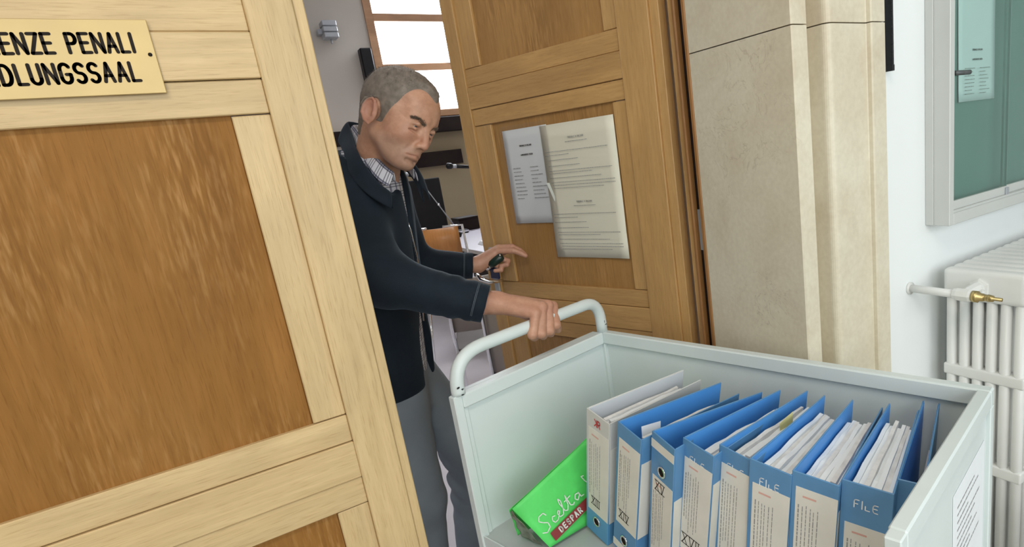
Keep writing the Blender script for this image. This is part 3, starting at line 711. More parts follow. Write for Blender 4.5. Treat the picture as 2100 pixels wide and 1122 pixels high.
    if logo:
        st, wt = strokes_of('FIle', 0.014, 0.0045)
        stroke_mesh('logo', M['paper_white'], st, 0.0018, lambda a, b: (X + 0.0001 if i != 8 else X - 0.0003, -((w - wt) / 2 + a), (0.2755 if i != 8 else 0.276) + b), root, 3)
    if red:
        st, wt = strokes_of('K', 0.016, 0.002); st = [[(0.008 - a, b) for a, b in s] for s in st]
        s3, _ = strokes_of('R', 0.016, 0.002); st += [[(a + 0.011, b) for a, b in s] for s in s3]
        stroke_mesh('logo', M['ink_red'], st, 0.0026, lambda a, b: (X - 0.0004, -((w - 0.02) / 2 + a), 0.289 + b), root, 3)
    return root
# (index, u, v at the foot of the far spine edge, angle of the covers, lean, width, ...)
B = [
    dict(i=1, u=0.817, v=0.911, ang=-10, lean=11, width=0.080, label='pale grey ring binder fading to blue, marked XIII, nearest the green bag', numeral=('XIII', 0.082, 0.020), style='fade', fill=0.62, lab_rng=(0.062, 0.278), red=True),
    dict(i=2, u=0.800, v=0.805, ang=-13, lean=12, width=0.078, label='blue ring binder marked XIV beside the pale grey one', numeral=('XIV', 0.092, 0.020), fill=0.32, lab_rng=(0.075, 0.285)),
    dict(i=3, u=0.802, v=0.718, ang=-17, lean=10, width=0.074, label='blue ring binder turned upside down, finger ring near its top', numeral=('XV', 0.196, 0.022), fill=0.0, ring_top=True, lab_rng=(0.02, 0.225)),
    dict(i=4, u=0.807, v=0.648, ang=-10, lean=10, width=0.078, label='blue ring binder marked XVII with a cream spine label', numeral=('XVII', 0.086, 0.024), fill=0.6, lab_rng=(0.070, 0.282), logo=True),
    dict(i=5, u=0.818, v=0.576, ang=-6.5, lean=8.5, width=0.076, label='blue ring binder with a yellow sticky note on its papers', numeral=('XVIII', 0.062, 0.022), fill=0.75, lab_rng=(0.040, 0.285), logo=True),
    dict(i=6, u=0.802, v=0.505, ang=-1, lean=7, width=0.078, label='fully packed blue ring binder, sixth from the green bag', fill=0.85, lab_rng=(0.02, 0.275), logo=True),
    dict(i=7, u=0.803, v=0.428, ang=3, lean=6, width=0.077, label='packed blue ring binder with its label close under the top edge', fill=0.9, lab_rng=(0.02, 0.292)),
    dict(i=8, u=0.817, v=0.352, ang=5, lean=5, width=0.077, label='blue ring binder whose FILE logo shows in full on its spine', fill=0.9, lab_rng=(0.02, 0.245), logo=True),
]
for kw in B: binder(**kw)
binder(9, 0.862, 0.284, 9, 4, 0.040, 'blue ring binder partly hidden behind the near end panel', fill=0.3, lab_rng=(0.02, 0.25), stack_h=0.25)
# loose slip and sticky notes
def note(name, mat, pts, label, cat):
    c = sum((Vector(p) for p in pts), Vector()) / len(pts)
    me = bpy.data.meshes.new(name); me.from_pydata([tuple(Vector(p) - c) for p in pts], [], [tuple(range(len(pts)))])
    o = link(name, me, mat); o.location = c; md = o.modifiers.new('thickness', 'SOLIDIFY'); md.thickness = 0.0006
    return tag(o, label, cat)
note('paper_slip', M['paper_white'], [uvw(0.818, 0.766, -0.548), uvw(0.862, 0.752, -0.552), uvw(0.858, 0.756, -0.600), uvw(0.816, 0.768, -0.600)], 'white folded slip sticking out of the second binder', 'paper')
note('sticky_note', M['sticky_note'], [uvw(0.945, 0.528, -0.545), uvw(0.985, 0.520, -0.535), uvw(0.985, 0.524, -0.585), uvw(0.950, 0.531, -0.598)], 'yellow-green sticky note on the papers of the fifth binder', 'sticky note')

# ================================================================== GREEN BAG
bag = empty('shopping_bag', uvw(0.80, 1.01, -0.8575)); tag(bag, 'bright green shopping bag with white script lying against the binders', 'bag')
Bm = Matrix.Rotation(CA + math.radians(-8), 4, 'Z'); bag.matrix_world = Matrix.Translation(uvw(0.845, 0.985, -0.856)) @ Bm
# face plane coordinates: a along the bag, b up (tilted in its plane)
def bagp(a, b, y=0.0, tilt=math.radians(20)):
    return (a * math.cos(tilt) - b * math.sin(tilt), y, a * math.sin(tilt) + b * math.cos(tilt))
def bag_sheet(name, mat, corners, amp, seed, n=14):
    """quad sheet with creases; corners (bl, br, tr, tl)"""
    rr = random.Random(seed); c = [Vector(p) for p in corners]; vs, fs = [], []
    ph = [(rr.uniform(4, 17), rr.uniform(4, 17), rr.uniform(0, 6)) for _ in range(4)]
    nrm = (c[1] - c[0]).cross(c[3] - c[0]).normalized()
    for j in range(n + 1):
        for i in range(n + 1):
            s, t = i / n, j / n; p = (c[0] * (1 - s) + c[1] * s) * (1 - t) + (c[3] * (1 - s) + c[2] * s) * t
            d = sum(math.sin(a * s + b * t + q) for a, b, q in ph) * amp / 3 * min(1, 5 * min(t, 1 - t) + .3)
            vs.append(p + nrm * d)
    for j in range(n):
        for i in range(n):
            a = j * (n + 1) + i; fs.append((a, a + 1, a + n + 2, a + n + 1))
    o = pydata(name, mat, vs, fs, bag, True); md = o.modifiers.new('thickness', 'SOLIDIFY'); md.thickness = 0.0008
    return o
TL, TR = (-0.182, 0.035, 0.112), (0.10, 0.035, 0.205)
BL, BR = (-0.130, -0.008, 0.004), (0.06, -0.008, 0.004)
BLb, BRb = (-0.155, 0.090, 0.004), (0.10, 0.090, 0.004)
front = bag_sheet('front_panel', M['bag_green'], (BL, BR, TR, TL), 0.0022, 1)
back = bag_sheet('back_panel', M['bag_green'], (BLb, BRb, (0.10, 0.045, 0.20), (-0.184, 0.046, 0.106)), 0.003, 2)
gus = bag_sheet('side_gusset', M['bag_silver'], ((-0.138, 0.012, 0.004), (-0.150, 0.080, 0.004), (-0.183, 0.044, 0.102), (-0.182, 0.037, 0.106)), 0.003, 3)
def onfront(a, b):   # bilinear on the front panel, slightly proud
    c = [Vector(p) for p in (BL, BR, TR, TL)]
    p = (c[0] * (1 - a) + c[1] * a) * (1 - b) + (c[3] * (1 - a) + c[2] * a) * b
    n = (c[1] - c[0]).cross(c[3] - c[0]).normalized(); return p + n * 0.0028
C_, S_ = Vector(TR) - Vector(TL), None
ax = (Vector(TR) - Vector(TL)).normalized()
nf = (Vector(BR) - Vector(BL)).cross(Vector(TL) - Vector(BL)).normalized(); ay = nf.cross(ax).normalized()
org = Vector(BL) + nf * 0.0030
def script(a, b): return org + ax * a + ay * b
q = 0.034
cursive = [  # "Scelta V" in a loose hand
    [(0.020, 0.030), (0.018, 0.036), (0.010, 0.036), (0.006, 0.030), (0.010, 0.024), (0.016, 0.018), (0.015, 0.010), (0.007, 0.006), (0.001, 0.011)],
    [(0.030, 0.018), (0.026, 0.020), (0.023, 0.015), (0.025, 0.009), (0.031, 0.009), (0.036, 0.014), (0.040, 0.018), (0.038, 0.021), (0.035, 0.017), (0.036, 0.010), (0.042, 0.009), (0.046, 0.016), (0.050, 0.030), (0.048, 0.036), (0.046, 0.028), (0.047, 0.012), (0.051, 0.009), (0.056, 0.016), (0.060, 0.032), (0.059, 0.012), (0.063, 0.009), (0.066, 0.011)],
    [(0.054, 0.024), (0.066, 0.025)], [(0.080, 0.018), (0.074, 0.020), (0.070, 0.014), (0.073, 0.009), (0.079, 0.014), (0.080, 0.019), (0.080, 0.010), (0.085, 0.009)],
    [(0.102, 0.034), (0.098, 0.036), (0.099, 0.026), (0.104, 0.010), (0.112, 0.030), (0.118, 0.036), (0.120, 0.031)]]
stroke_mesh('script_lettering', M['bag_white'], [[(a * 1.5 + 0.004, b * 1.35 + 0.022) for a, b in s] for s in cursive], 0.0022, script, front, 4)
bx = [script(0.018, 0.002), script(0.175, 0.002), script(0.175, 0.024), script(0.018, 0.024)]
pydata('red_band', M['bag_red'], [p - nf * 0.0002 for p in bx], [(0, 1, 2, 3)], front)
st, w = strokes_of('DESPAR', 0.0125, 0.0058)
stroke_mesh('logo_lettering', M['bag_white'], st, 0.0030, lambda a, b: script(0.040 + a, 0.007 + b) + nf * 0.0003, front, 4)

# ================================================================== COURTROOM FURNITURE
spk = empty('wall_speaker', (1.965, 7.995, H + 1.0)); tag(spk, 'tall black column speaker on the courtroom wall beside the window', 'speaker')
box('cabinet', M['black_plastic'], -0.066, 0.066, -0.12, 0.0, 0, 0.44, spk, bev=0.012)
box('grille', M['black_plastic'], -0.056, 0.056, -0.124, -0.12, 0.02, 0.42, spk, bev=0.002)
wb = empty('wall_unit', (1.60, 7.995, H + 1.53)); tag(wb, 'small grey ribbed unit on a bracket high on the courtroom wall', 'wall unit')
for k in range(3): box('housing', M['grey_metal'], -0.06, 0.09, -0.22, -0.04, 0.005 + 0.062 * k, 0.062 + 0.062 * k, wb, bev=0.008)
box('bracket', M['grey_metal'], -0.10, -0.03, -0.12, 0.0, 0.06, 0.11, wb); tube('stub', M['grey_metal'], [(0.02, -0.12, 0.0), (0.02, -0.12, -0.045)], 0.012, 8, wb)

desk = empty('court_desk', (1.75, 4.7, 0)); tag(desk, 'pale topped desk with dark front and a bright metal edge in the courtroom', 'desk')
box('desk_top', M['desk_pale'], 0, 0.72, 0, 2.6, 0.72, 0.75, desk, bev=0.003)
box('edge_strip', M['chrome'], -0.006, 0.0, 0, 2.6, 0.722, 0.748, desk)
box('front_panel', M['dark_wood'], 0.04, 0.06, 0.03, 2.57, 0.06, 0.72, desk); box('side_panel', M['dark_wood'], 0.06, 0.70, 0.03, 0.05, 0.0, 0.72, desk); box('side_panel', M['dark_wood'], 0.06, 0.70, 2.55, 2.57, 0.0, 0.72, desk)
mon = empty('monitor', (1.88, 6.55, 0.751)); mon.rotation_euler = (0, 0, math.radians(-12)); tag(mon, 'large black monitor standing on the courtroom desk', 'monitor')
box('screen', M['black_plastic'], -0.21, 0.21, -0.02, 0.02, 0.05, 0.60, mon, bev=0.008); box('bezel', M['black_plastic'], -0.195, 0.195, -0.024, -0.02, 0.07, 0.58, mon)
box('foot', M['black_plastic'], -0.12, 0.16, -0.1, 0.1, 0, 0.015, mon, bev=0.004); box('neck', M['black_plastic'], -0.04, 0.04, -0.02, 0.03, 0.015, 0.08, mon)
db = empty('document_box', (2.31, 6.62, 0.751)); tag(db, 'low dark box at the back of the courtroom desk', 'box')
box('body', M['dark_wood'], -0.10, 0.12, -0.12, 0.12, 0, 0.12, db, bev=0.004); box('lid', M['dark_wood'], -0.104, 0.124, -0.124, 0.124, 0.12, 0.14, db, bev=0.003)
kb = empty('desk_device', (1.95, 6.1, 0.751)); tag(kb, 'low black device in front of the courtroom monitor', 'device')
box('base', M['black_plastic'], -0.10, 0.10, -0.09, 0.09, 0, 0.05, kb, bev=0.012); tube('top_bar', M['black_plastic'], [(-0.10, -0.05, 0.07), (-0.08, 0.0, 0.085), (-0.08, 0.05, 0.085), (-0.10, 0.09, 0.07)], 0.02, 10, kb)
def desk_mic(loc, label, pts, head):
    r = empty('desk_microphone', loc); tag(r, label, 'microphone', 'microphones on the courtroom desk')
    box('base', M['black_plastic'], -0.10, 0.10, -0.06, 0.06, 0, 0.035, r, bev=0.01)
    box('base_edge', M['chrome'], -0.10, 0.095, -0.064, -0.060, 0.012, 0.030, r)
    tube('boom', M['grey_metal'], pts, [0.008] * (len(pts) // 2) + [0.005] * (len(pts) - len(pts) // 2), 8, r)
    tube('collar', M['chrome'], [Vector(pts[1]) * 0.98, Vector(pts[1]) * 1.05], 0.012, 8, r)
    a, b = Vector(head[0]), Vector(head[1]); d = (b - a).normalized()
    tube('capsule', M['black_plastic'], [a, a + d * 0.012, a + d * 0.05, a + d * 0.062], [0.012, 0.028, 0.028, 0.020], 12, r)
    tube('body', M['grey_metal'], [a + d * 0.062, a + d * 0.10], 0.019, 10, r); tube('handle', M['black_plastic'], [a + d * 0.10, b], [0.019, 0.015], 10, r)
    return r
desk_mic((2.13, 6.35, 0.751), 'desk microphone whose boom leans left across the dark monitor', [(0, 0, 0.03), (-0.14, 0.03, 0.32), (-0.30, 0.05, 0.64)], [(-0.47, 0.05, 0.70), (-0.29, 0.05, 0.63)])
desk_mic((2.42, 5.9, 0.751), 'desk microphone pointing left in front of the beige wall', [(0, 0, 0.03), (-0.04, 0.0, 0.40), (-0.14, 0.0, 0.655)], [(-0.44, 0.0, 0.705), (-0.20, 0.0, 0.665)])
box_p = empty('paper_stack', (2.05, 5.0, 0.751)); tag(box_p, 'stack of white papers at the near end of the courtroom desk', 'papers')
for k in range(5): box('sheet_bundle', M['paper_white'], -0.15 + 0.004 * k, 0.15 + 0.002 * k, -0.2, 0.21 - 0.004 * k, 0.006 * k, 0.006 * k + 0.0055, box_p)

def chair(loc, rz, label, shell, back_w=0.40, seat_z=0.46, back=(0.62, 0.86), seat_mat=None):
    r = empty('stacking_chair', loc, rz); tag(r, label, 'chair')
    bm = bmesh.new(); n = 8; th = 0.010
    def curved(z0, z1, name):
        vs, fs = [], []
        for j, z in enumerate((z0, (z0 + z1) / 2, z1)):
            for i in range(n + 1):
                t = i / n - 0.5; vs.append((back_w * t, -0.20 + 0.035 * (1 - (2 * t) ** 2) * -1, z))
        for j in range(2):
            for i in range(n): a = j * (n + 1) + i; fs.append((a, a + 1, a + n + 2, a + n + 1))
        o = pydata(name, shell, vs, fs, r, True); md = o.modifiers.new('thickness', 'SOLIDIFY'); md.thickness = th; return o
    bm.free()
    curved(back[0], back[1], 'backrest')
    box('seat', seat_mat or shell, -0.20, 0.20, -0.17, 0.22, seat_z - 0.015, seat_z, r, bev=0.006)
    for sx in (-1, 1):
        tube('back_frame', M['chrome'], [(sx * 0.19, -0.17, seat_z - 0.02), (sx * 0.195, -0.215, back[0]), (sx * 0.19, -0.222, back[1] + 0.008), (sx * 0.06, -0.255, back[1] + 0.012)], 0.010, 8, r)
        tube('leg', M['chrome'], [(sx * 0.19, -0.17, seat_z - 0.02), (sx * 0.21, -0.24, 0.0)], 0.010, 8, r)
        tube('leg', M['chrome'], [(sx * 0.19, 0.19, seat_z - 0.02), (sx * 0.21, 0.23, 0.0)], 0.010, 8, r)
    return r
chair((1.45, 4.55, 0), math.radians(-38), 'orange plywood chair with chrome frame at the courtroom desk', M['plywood_orange'], back_w=0.30, back=(0.78, 1.03))
chair((1.20, 3.35, 0), math.radians(-20), 'beige chair with chrome legs seen under the outstretched arm', M['beige_plastic'], back=(0.57, 0.86), seat_mat=M['seat_shaded'])
chair((1.30, 2.85, 0), math.radians(-62), 'beige chair beside the open door edge, turned sideways', M['beige_plastic'], back=(0.34, 0.72), seat_mat=M['seat_shaded'])

# ================================================================== DOOR LEVER (parts of the open leaf)
D2I = (Matrix.Translation((1.009, 1.436, 0)) @ Matrix.Rotation(DA, 4, 'Z')).inverted()
def dl(x, y, z): return D2I @ Vector((x, y, z + H))
lev = tube('lever_handle', M['chrome'], [dl(0.806, 2.090, -0.372), dl(0.768, 2.050, -0.366), dl(0.748, 1.995, -0.352), dl(0.743, 1.962, -0.342)], [0.009, 0.009, 0.009, 0.0095], 12, d2)
tube('grip', M['grip_green'], [dl(0.743, 1.960, -0.341), dl(0.749, 1.956, -0.336), dl(0.778, 1.940, -0.318), dl(0.784, 1.936, -0.315)], [0.010, 0.0145, 0.0145, 0.010], 14, lev)
tube('grip_screw', M['chrome'], [dl(0.771, 1.927, -0.309), dl(0.7705, 1.925, -0.3085)], 0.0035, 10, lev)
tube('pull_handle', M['chrome'], [dl(0.716, 2.03, -0.372), dl(0.722, 2.015, -0.388), dl(0.745, 2.005, -0.402), dl(0.775, 2.005, -0.410), dl(0.800, 2.010, -0.410)], [0.006, 0.009, 0.008, 0.006, 0.004], 10, d2)
box('lock_body', M['steel_blue'], 0.655, 0.70, 0.004, 0.016, H - 0.415, H - 0.355, d2, bev=0.004)

# ================================================================== THE MAN
F32 = np.float32
def surface_nets(F, lo, h):
    nx, ny, nz = F.shape; S = F < 0
    cnt = np.zeros((nx - 1, ny - 1, nz - 1), np.int16); acc = np.zeros((nx - 1, ny - 1, nz - 1, 3), F32)
    for axis in range(3):
        o1, o2 = [a for a in range(3) if a != axis]
        sl = [slice(None)] * 3; sh = [slice(None)] * 3
        sl[axis] = slice(0, -1); sh[axis] = slice(1, None)
        A, Bv = F[tuple(sl)], F[tuple(sh)]; cross = S[tuple(sl)] != S[tuple(sh)]
        t = np.where(cross, A / np.where(cross, A - Bv, 1), 0).astype(F32)
        for d1_ in (0, 1):
            for d2_ in (0, 1):
                q = [slice(None)] * 3
                q[o1] = slice(d1_, F.shape[o1] - 1 + d1_); q[o2] = slice(d2_, F.shape[o2] - 1 + d2_)
                c = cross[tuple(q)]; cnt += c
                acc[..., axis] += np.where(c, t[tuple(q)], 0)
                if d1_: acc[..., o1] += c
                if d2_: acc[..., o2] += c
    act = cnt > 0; idx = -np.ones(cnt.shape, np.int64); ii = np.argwhere(act); idx[act] = np.arange(len(ii))
    verts = np.array(lo) + (ii + acc[act] / cnt[act][:, None]) * h
    quads = []
    for axis in range(3):
        o1, o2 = [(1, 2), (2, 0), (0, 1)][axis]
        sl = [slice(1, -1)] * 3; sl[axis] = slice(0, -1); sh = [slice(1, -1)] * 3; sh[axis] = slice(1, None)
        A, Bv = S[tuple(sl)], S[tuple(sh)]
        e = np.argwhere(A != Bv); flip = Bv[A != Bv]
        if len(e) == 0: continue
        base = e.copy(); base[:, o1] += 1; base[:, o2] += 1
        def cell(a, b):
            c = base.copy(); c[:, o1] -= a; c[:, o2] -= b; return idx[c[:, 0], c[:, 1], c[:, 2]]
        q = np.stack([cell(1, 1), cell(0, 1), cell(0, 0), cell(1, 0)], 1)
        q[flip] = q[flip][:, ::-1]; quads.append(q)
    return verts, np.concatenate(quads)
def smin(a, b, k):
    h = np.clip(0.5 + 0.5 * (b - a) / k, 0, 1); return b + (a - b) * h - k * h * (1 - h)
def smax(a, b, k): return -smin(-a, -b, k)
def ell(P, c, r):
    x, y, z = (P[0] - c[0]) / r[0], (P[1] - c[1]) / r[1], (P[2] - c[2]) / r[2]
    k0 = np.sqrt(x * x + y * y + z * z); k1 = np.sqrt((x / r[0]) ** 2 + (y / r[1]) ** 2 + (z / r[2]) ** 2) + 1e-9
    return k0 * (k0 - 1) / k1
def cap(P, a, b, ra, rb=None):
    rb = ra if rb is None else rb
    a = np.array(a, F32); b = np.array(b, F32); ba = b - a
    px, py, pz = P[0] - a[0], P[1] - a[1], P[2] - a[2]
    t = np.clip((px * ba[0] + py * ba[1] + pz * ba[2]) / float(ba @ ba + 1e-12), 0, 1)
    return np.sqrt((px - t * ba[0]) ** 2 + (py - t * ba[1]) ** 2 + (pz - t * ba[2]) ** 2) - (ra + (rb - ra) * t)
def grid(lo, hi, h):
    ax = [np.arange(l, u_ + h, h, dtype=F32) for l, u_ in zip(lo, hi)]
    return np.meshgrid(*ax, indexing='ij')
def folds(P, seed, amp, freq, n=6, squash=(1, 1, 1)):
    rs = np.random.RandomState(seed); out = 0
    for _ in range(n):
        d = rs.normal(size=3); d /= np.linalg.norm(d); d *= np.array(squash); f = freq * rs.uniform(0.5, 1.6); ph = rs.uniform(0, 6.3)
        w = rs.normal(size=3) * freq * 0.35
        out = out + np.sin(f * (P[0] * d[0] + P[1] * d[1] + P[2] * d[2]) + ph + 1.3 * np.sin(P[0] * w[0] + P[1] * w[1] + P[2] * w[2]))
    return (amp / n * 1.6) * out

FOOT = Vector((0.36, 1.85, 0))
def to_obj(name, verts, quads, mat, parent=None, origin=FOOT, smooth=True):
    me = bpy.data.meshes.new(name); v = np.array(verts) - np.array(origin)
    me.from_pydata(v.tolist(), [], quads.tolist()); me.update()
    me.polygons.foreach_set('use_smooth', [smooth] * len(me.polygons))
    o = link(name, me, mat)
    if parent is not None: o.parent = parent
    else: o.location = origin
    return o
def smooth_mesh(verts, quads, it=2, lam=0.5):
    v = verts.copy(); n = len(v)
    e = np.concatenate([quads[:, [0, 1]], quads[:, [1, 2]], quads[:, [2, 3]], quads[:, [3, 0]]]); e = np.concatenate([e, e[:, ::-1]])
    deg = np.bincount(e[:, 0], minlength=n)[:, None]
    for _ in range(it):
        s = np.stack([np.bincount(e[:, 0], weights=v[e[:, 1], k], minlength=n) for k in range(3)], 1)
        v = v + lam * (s / np.maximum(deg, 1) - v)
    return v

# ---- head frame
HO = np.array((0.458, 1.715, 0.122 + H)); HS = 1.02
hf = np.array((0.455, -0.785, -0.43)); hf /= np.linalg.norm(hf)
hu = np.array((0.47, -0.06, 0.885)); hu -= hf * (hu @ hf); hu /= np.linalg.norm(hu)
hl = np.cross(hu, hf); HM = np.stack([hf, hl, hu], 1)
def head_to_world(v): return HO + (v * HS) @ HM.T
def world_to_head(p): return (HM.T @ (np.array(p) - HO)) / HS
def hairline(x, ya, z):
    """negative inside the hair-bearing scalp"""
    xb = np.interp(z, [-0.09, -0.045, -0.012, -0.010, 0.02, 0.05, 0.075, 0.095, 0.115, 0.15], [-0.055, -0.045, -0.032, 0.018, 0.034, 0.046, 0.054, 0.060, 0.068, 0.085]).astype(F32)
    peak = 0.034 * np.exp(-(ya / 0.026) ** 2) * np.clip((z - 0.06) / 0.03, 0, 1)
    low = -0.062 - z
    return np.maximum(x - xb - peak, low)
def head_sdf(P):
    x, y, z = P; ya = np.abs(y); Q = (x, ya, z)
    d = ell(P, (-0.008, 0, 0.052), (0.101, 0.078, 0.088))
    d = smin(d, ell(P, (0.042, 0, 0.045), (0.060, 0.062, 0.070)), 0.03)
    d = smin(d, ell(P, (0.044, 0, -0.028), (0.052, 0.049, 0.066)), 0.03)
    d = smin(d, cap(Q, (0.008, 0.045, -0.038), (0.067, 0.017, -0.078), 0.016, 0.013), 0.028)
    d = smin(d, ell(P, (0.080, 0, -0.081), (0.019, 0.022, 0.014)), 0.016)
    d = smin(d, ell(Q, (0.061, 0.040, -0.008), (0.024, 0.018, 0.024)), 0.030)
    d = smin(d, cap(Q, (0.094, 0.010, 0.0400), (0.074, 0.050, 0.0385), 0.0105, 0.0085), 0.012)
    d = smax(d, -ell(Q, (0.106, 0.031, 0.019), (0.020, 0.020, 0.0150)), 0.010)
    d = smax(d, -ell(Q, (0.080, 0.078, 0.045), (0.03, 0.02, 0.03)), 0.02)
    d = smin(d, cap(P, (0.096, 0, 0.030), (0.1135, 0, -0.0195), 0.0072, 0.0100), 0.011)
    d = smin(d, ell(Q, (0.101, 0.0115, -0.0240), (0.012, 0.0078, 0.0082)), 0.007)
    d = smax(d, -ell(Q, (0.108, 0.0065, -0.0335), (0.006, 0.004, 0.005)), 0.004)
    d = smin(d, ell(P, (0.078, 0, -0.050), (0.024, 0.029, 0.026)), 0.018)
    d = smin(d, cap(Q, (0.1000, 0.0, -0.0462), (0.089, 0.025, -0.0525), 0.0032, 0.0020), 0.006)
    d = smin(d, cap(Q, (0.0985, 0, -0.0560), (0.088, 0.022, -0.0555), 0.0036, 0.0022), 0.006)
    d = smax(d, -cap(Q, (0.1055, 0, -0.0510), (0.091, 0.033, -0.0570), 0.0022, 0.0018), 0.003)
    d = smax(d, -cap(Q, (0.101, 0.019, -0.018), (0.088, 0.038, -0.056), 0.0034, 0.0026), 0.007)
    d = smax(d, -cap(Q, (0.100, 0, -0.0690), (0.094, 0.016, -0.0680), 0.0035, 0.003), 0.009)
    for zz in (0.066, 0.077, 0.088): d = d + 0.0009 * np.exp(-((z - zz + 4.0 * ya * ya) / 0.0016) ** 2) * np.clip((x - 0.07) / 0.02, 0, 1)
    # heavy upper lids over a downward look, lower lids, pouch
    d = smin(d, cap(Q, (0.0915, 0.018, 0.0205), (0.0950, 0.031, 0.0240), 0.0042, 0.0052), 0.004)
    d = smin(d, cap(Q, (0.0950, 0.031, 0.0240), (0.0835, 0.0465, 0.0190), 0.0052, 0.0038), 0.004)
    d = smin(d, cap(Q, (0.0905, 0.020, 0.0140), (0.0925, 0.031, 0.0105), 0.0028, 0.0032), 0.004)
    d = smin(d, cap(Q, (0.0925, 0.031, 0.0105), (0.0830, 0.045, 0.0140), 0.0032, 0.0028), 0.004)
    d = smax(d, -cap(Q, (0.0945, 0.020, 0.0030), (0.0840, 0.044, 0.0030), 0.0018), 0.008)
    # crow's feet and cheek fold
    for k in range(3): d = d + 0.0007 * np.exp(-(((z - 0.019 - (k - 1) * 0.006 - (k - 1) * (0.075 - x) * 0.35) / 0.0012) ** 2)) * np.exp(-((x - 0.066) / 0.010) ** 2)
    # neck
    nb = world_to_head((0.405, 1.830, -0.03 + H))
    d = smin(d, cap(P, (-0.028, 0, -0.02), nb, 0.054, 0.060), 0.028)
    # ear
    ca, sa = math.cos(0.22), math.sin(0.22)
    ex = (x + 0.008) * ca + (z - 0.004) * sa; ez = -(x + 0.008) * sa + (z - 0.004) * ca; ey = ya - 0.0795 - 0.22 * np.clip(-ex, 0, 1)
    E = (ex, ey, ez)
    e = ell(E, (0, 0, 0), (0.0195, 0.0075, 0.0325))
    e = smax(e, -ell(E, (0.002, 0.0075, -0.002), (0.0105, 0.0065, 0.017)), 0.004)
    e = smax(e, -ell(E, (-0.004, 0.0085, 0.012), (0.009, 0.0045, 0.012)), 0.003)
    rim = [(0.013, 0.004, 0.008), (0.011, 0.006, 0.024), (0.001, 0.0065, 0.0315), (-0.011, 0.0065, 0.026), (-0.0175, 0.006, 0.010), (-0.0165, 0.005, -0.008), (-0.008, 0.003, -0.024), (0.002, 0.002, -0.0315)]
    for a, b in zip(rim[:-1], rim[1:]): e = smin(e, cap(E, a, b, 0.0034), 0.0025)
    e = smin(e, cap(E, (0.0125, 0.002, 0.002), (0.0115, 0.003, -0.008), 0.004), 0.004)
    return smin(d, e, 0.006)
hh_ = 0.0021
G = grid((-0.150, -0.112, -0.190), (0.138, 0.112, 0.152), hh_)
HD = head_sdf(G)
hv_, hq_ = surface_nets(HD, (-0.150, -0.112, -0.190), hh_); hv_ = smooth_mesh(hv_, hq_, 1, 0.4)
# skin tone weights (lips, ears, nose tip; stubble and hair roots)
x_, y_, z_ = hv_.T; ya_ = np.abs(y_); Pv = (x_, ya_, z_)
lip = np.exp(-(np.clip(np.minimum(cap(Pv, (0.1015, 0, -0.0465), (0.090, 0.023, -0.0525), 0.003), cap(Pv, (0.1000, 0, -0.0565), (0.089, 0.021, -0.0555), 0.003)), 0, 1) / 0.003) ** 2)
earw = np.clip((ya_ - 0.078) / 0.006, 0, 1) * 0.38; nosew = np.exp(-(((x_ - 0.115) / 0.016) ** 2 + (z_ + 0.014) ** 2 / 0.016 ** 2 + (ya_ / 0.016) ** 2)) * 0.35
cheek = np.exp(-(((z_ + 0.012) / 0.022) ** 2 + ((ya_ - 0.046) / 0.02) ** 2)) * 0.22 * (x_ > 0.03)
red = np.clip(0.38 * lip + earw + nosew + cheek, 0, 0.75)
hl_v = hairline(x_, ya_, z_); hairw = np.clip(-hl_v / 0.010 + 0.25, 0, 1) * np.clip((ell((x_, ya_, z_), (-0.008, 0.080, 0.004), (0.021, 0.022, 0.034)) + 0.001) / 0.003, 0, 1)
stub = np.clip((-0.024 - z_) / 0.02, 0, 1) * np.clip((x_ - 0.0) / 0.03, 0, 1) * 0.30 * (1 - lip)
grn = np.clip(np.maximum(hairw * 0.85, stub), 0, 1)
head_cols = np.stack([red, grn, np.zeros_like(red), np.ones_like(red)], 1)
head_w = head_to_world(hv_)

# ---- hands
def hand_mesh(lo, hi, h, chains, metas, wrist, thumb, extra, k=0.006):
    G_ = grid(lo, hi, h); d = None
    for a, b, ra, rb in metas:
        c = cap(G_, a, b, ra, rb); d = c if d is None else smin(d, c, 0.016)
    for a, b, ra, rb in extra: d = smin(d, cap(G_, a, b, ra, rb), 0.014)
    for ch in chains + [thumb]:
        f = None
        for (p, q, ra, rb) in ch:
            c = cap(G_, p, q, ra, rb); f = c if f is None else smin(f, c, 0.0025)
        d = smin(d, f, 0.0045)
    v, q = surface_nets(d, lo, h); return smooth_mesh(v, q, 1, 0.35), q
def chain(pts, rads): return [(p, q, ra, rb) for p, q, ra, rb in zip(pts[:-1], pts[1:], rads[:-1], rads[1:])]
def Z(p): return (p[0], p[1], p[2] + H)
RW = (0.545, 1.452, -0.350)
r_f = {'p': [(0.611, 1.3620, -0.3800), (0.586, 1.3460, -0.4260), (0.604, 1.3760, -0.4430), (0.628, 1.402, -0.4400)],
       'r': [(0.634, 1.3720, -0.3710), (0.611, 1.3490, -0.4300), (0.630, 1.3800, -0.4470), (0.650, 1.408, -0.4420)],
       'm': [(0.658, 1.3860, -0.3740), (0.638, 1.3570, -0.4310), (0.655, 1.3880, -0.4480), (0.670, 1.416, -0.4430)],
       'i': [(0.680, 1.4030, -0.3850), (0.664, 1.3680, -0.4250), (0.680, 1.3950, -0.4460), (0.690, 1.423, -0.4420)]}
rr_ = {'p': [0.0098, 0.0088, 0.0078, 0.0068], 'r': [0.0108, 0.0096, 0.0084, 0.0074], 'm': [0.0112, 0.0100, 0.0088, 0.0076], 'i': [0.0108, 0.0100, 0.0088, 0.0076]}
rk_ = {'p': [0.0125, 0.0125, 0.0105, 0.0085], 'r': [0.0130, 0.0132, 0.0110, 0.0090], 'm': [0.0132, 0.0135, 0.0115, 0.0092], 'i': [0.0128, 0.0130, 0.0112, 0.0090]}
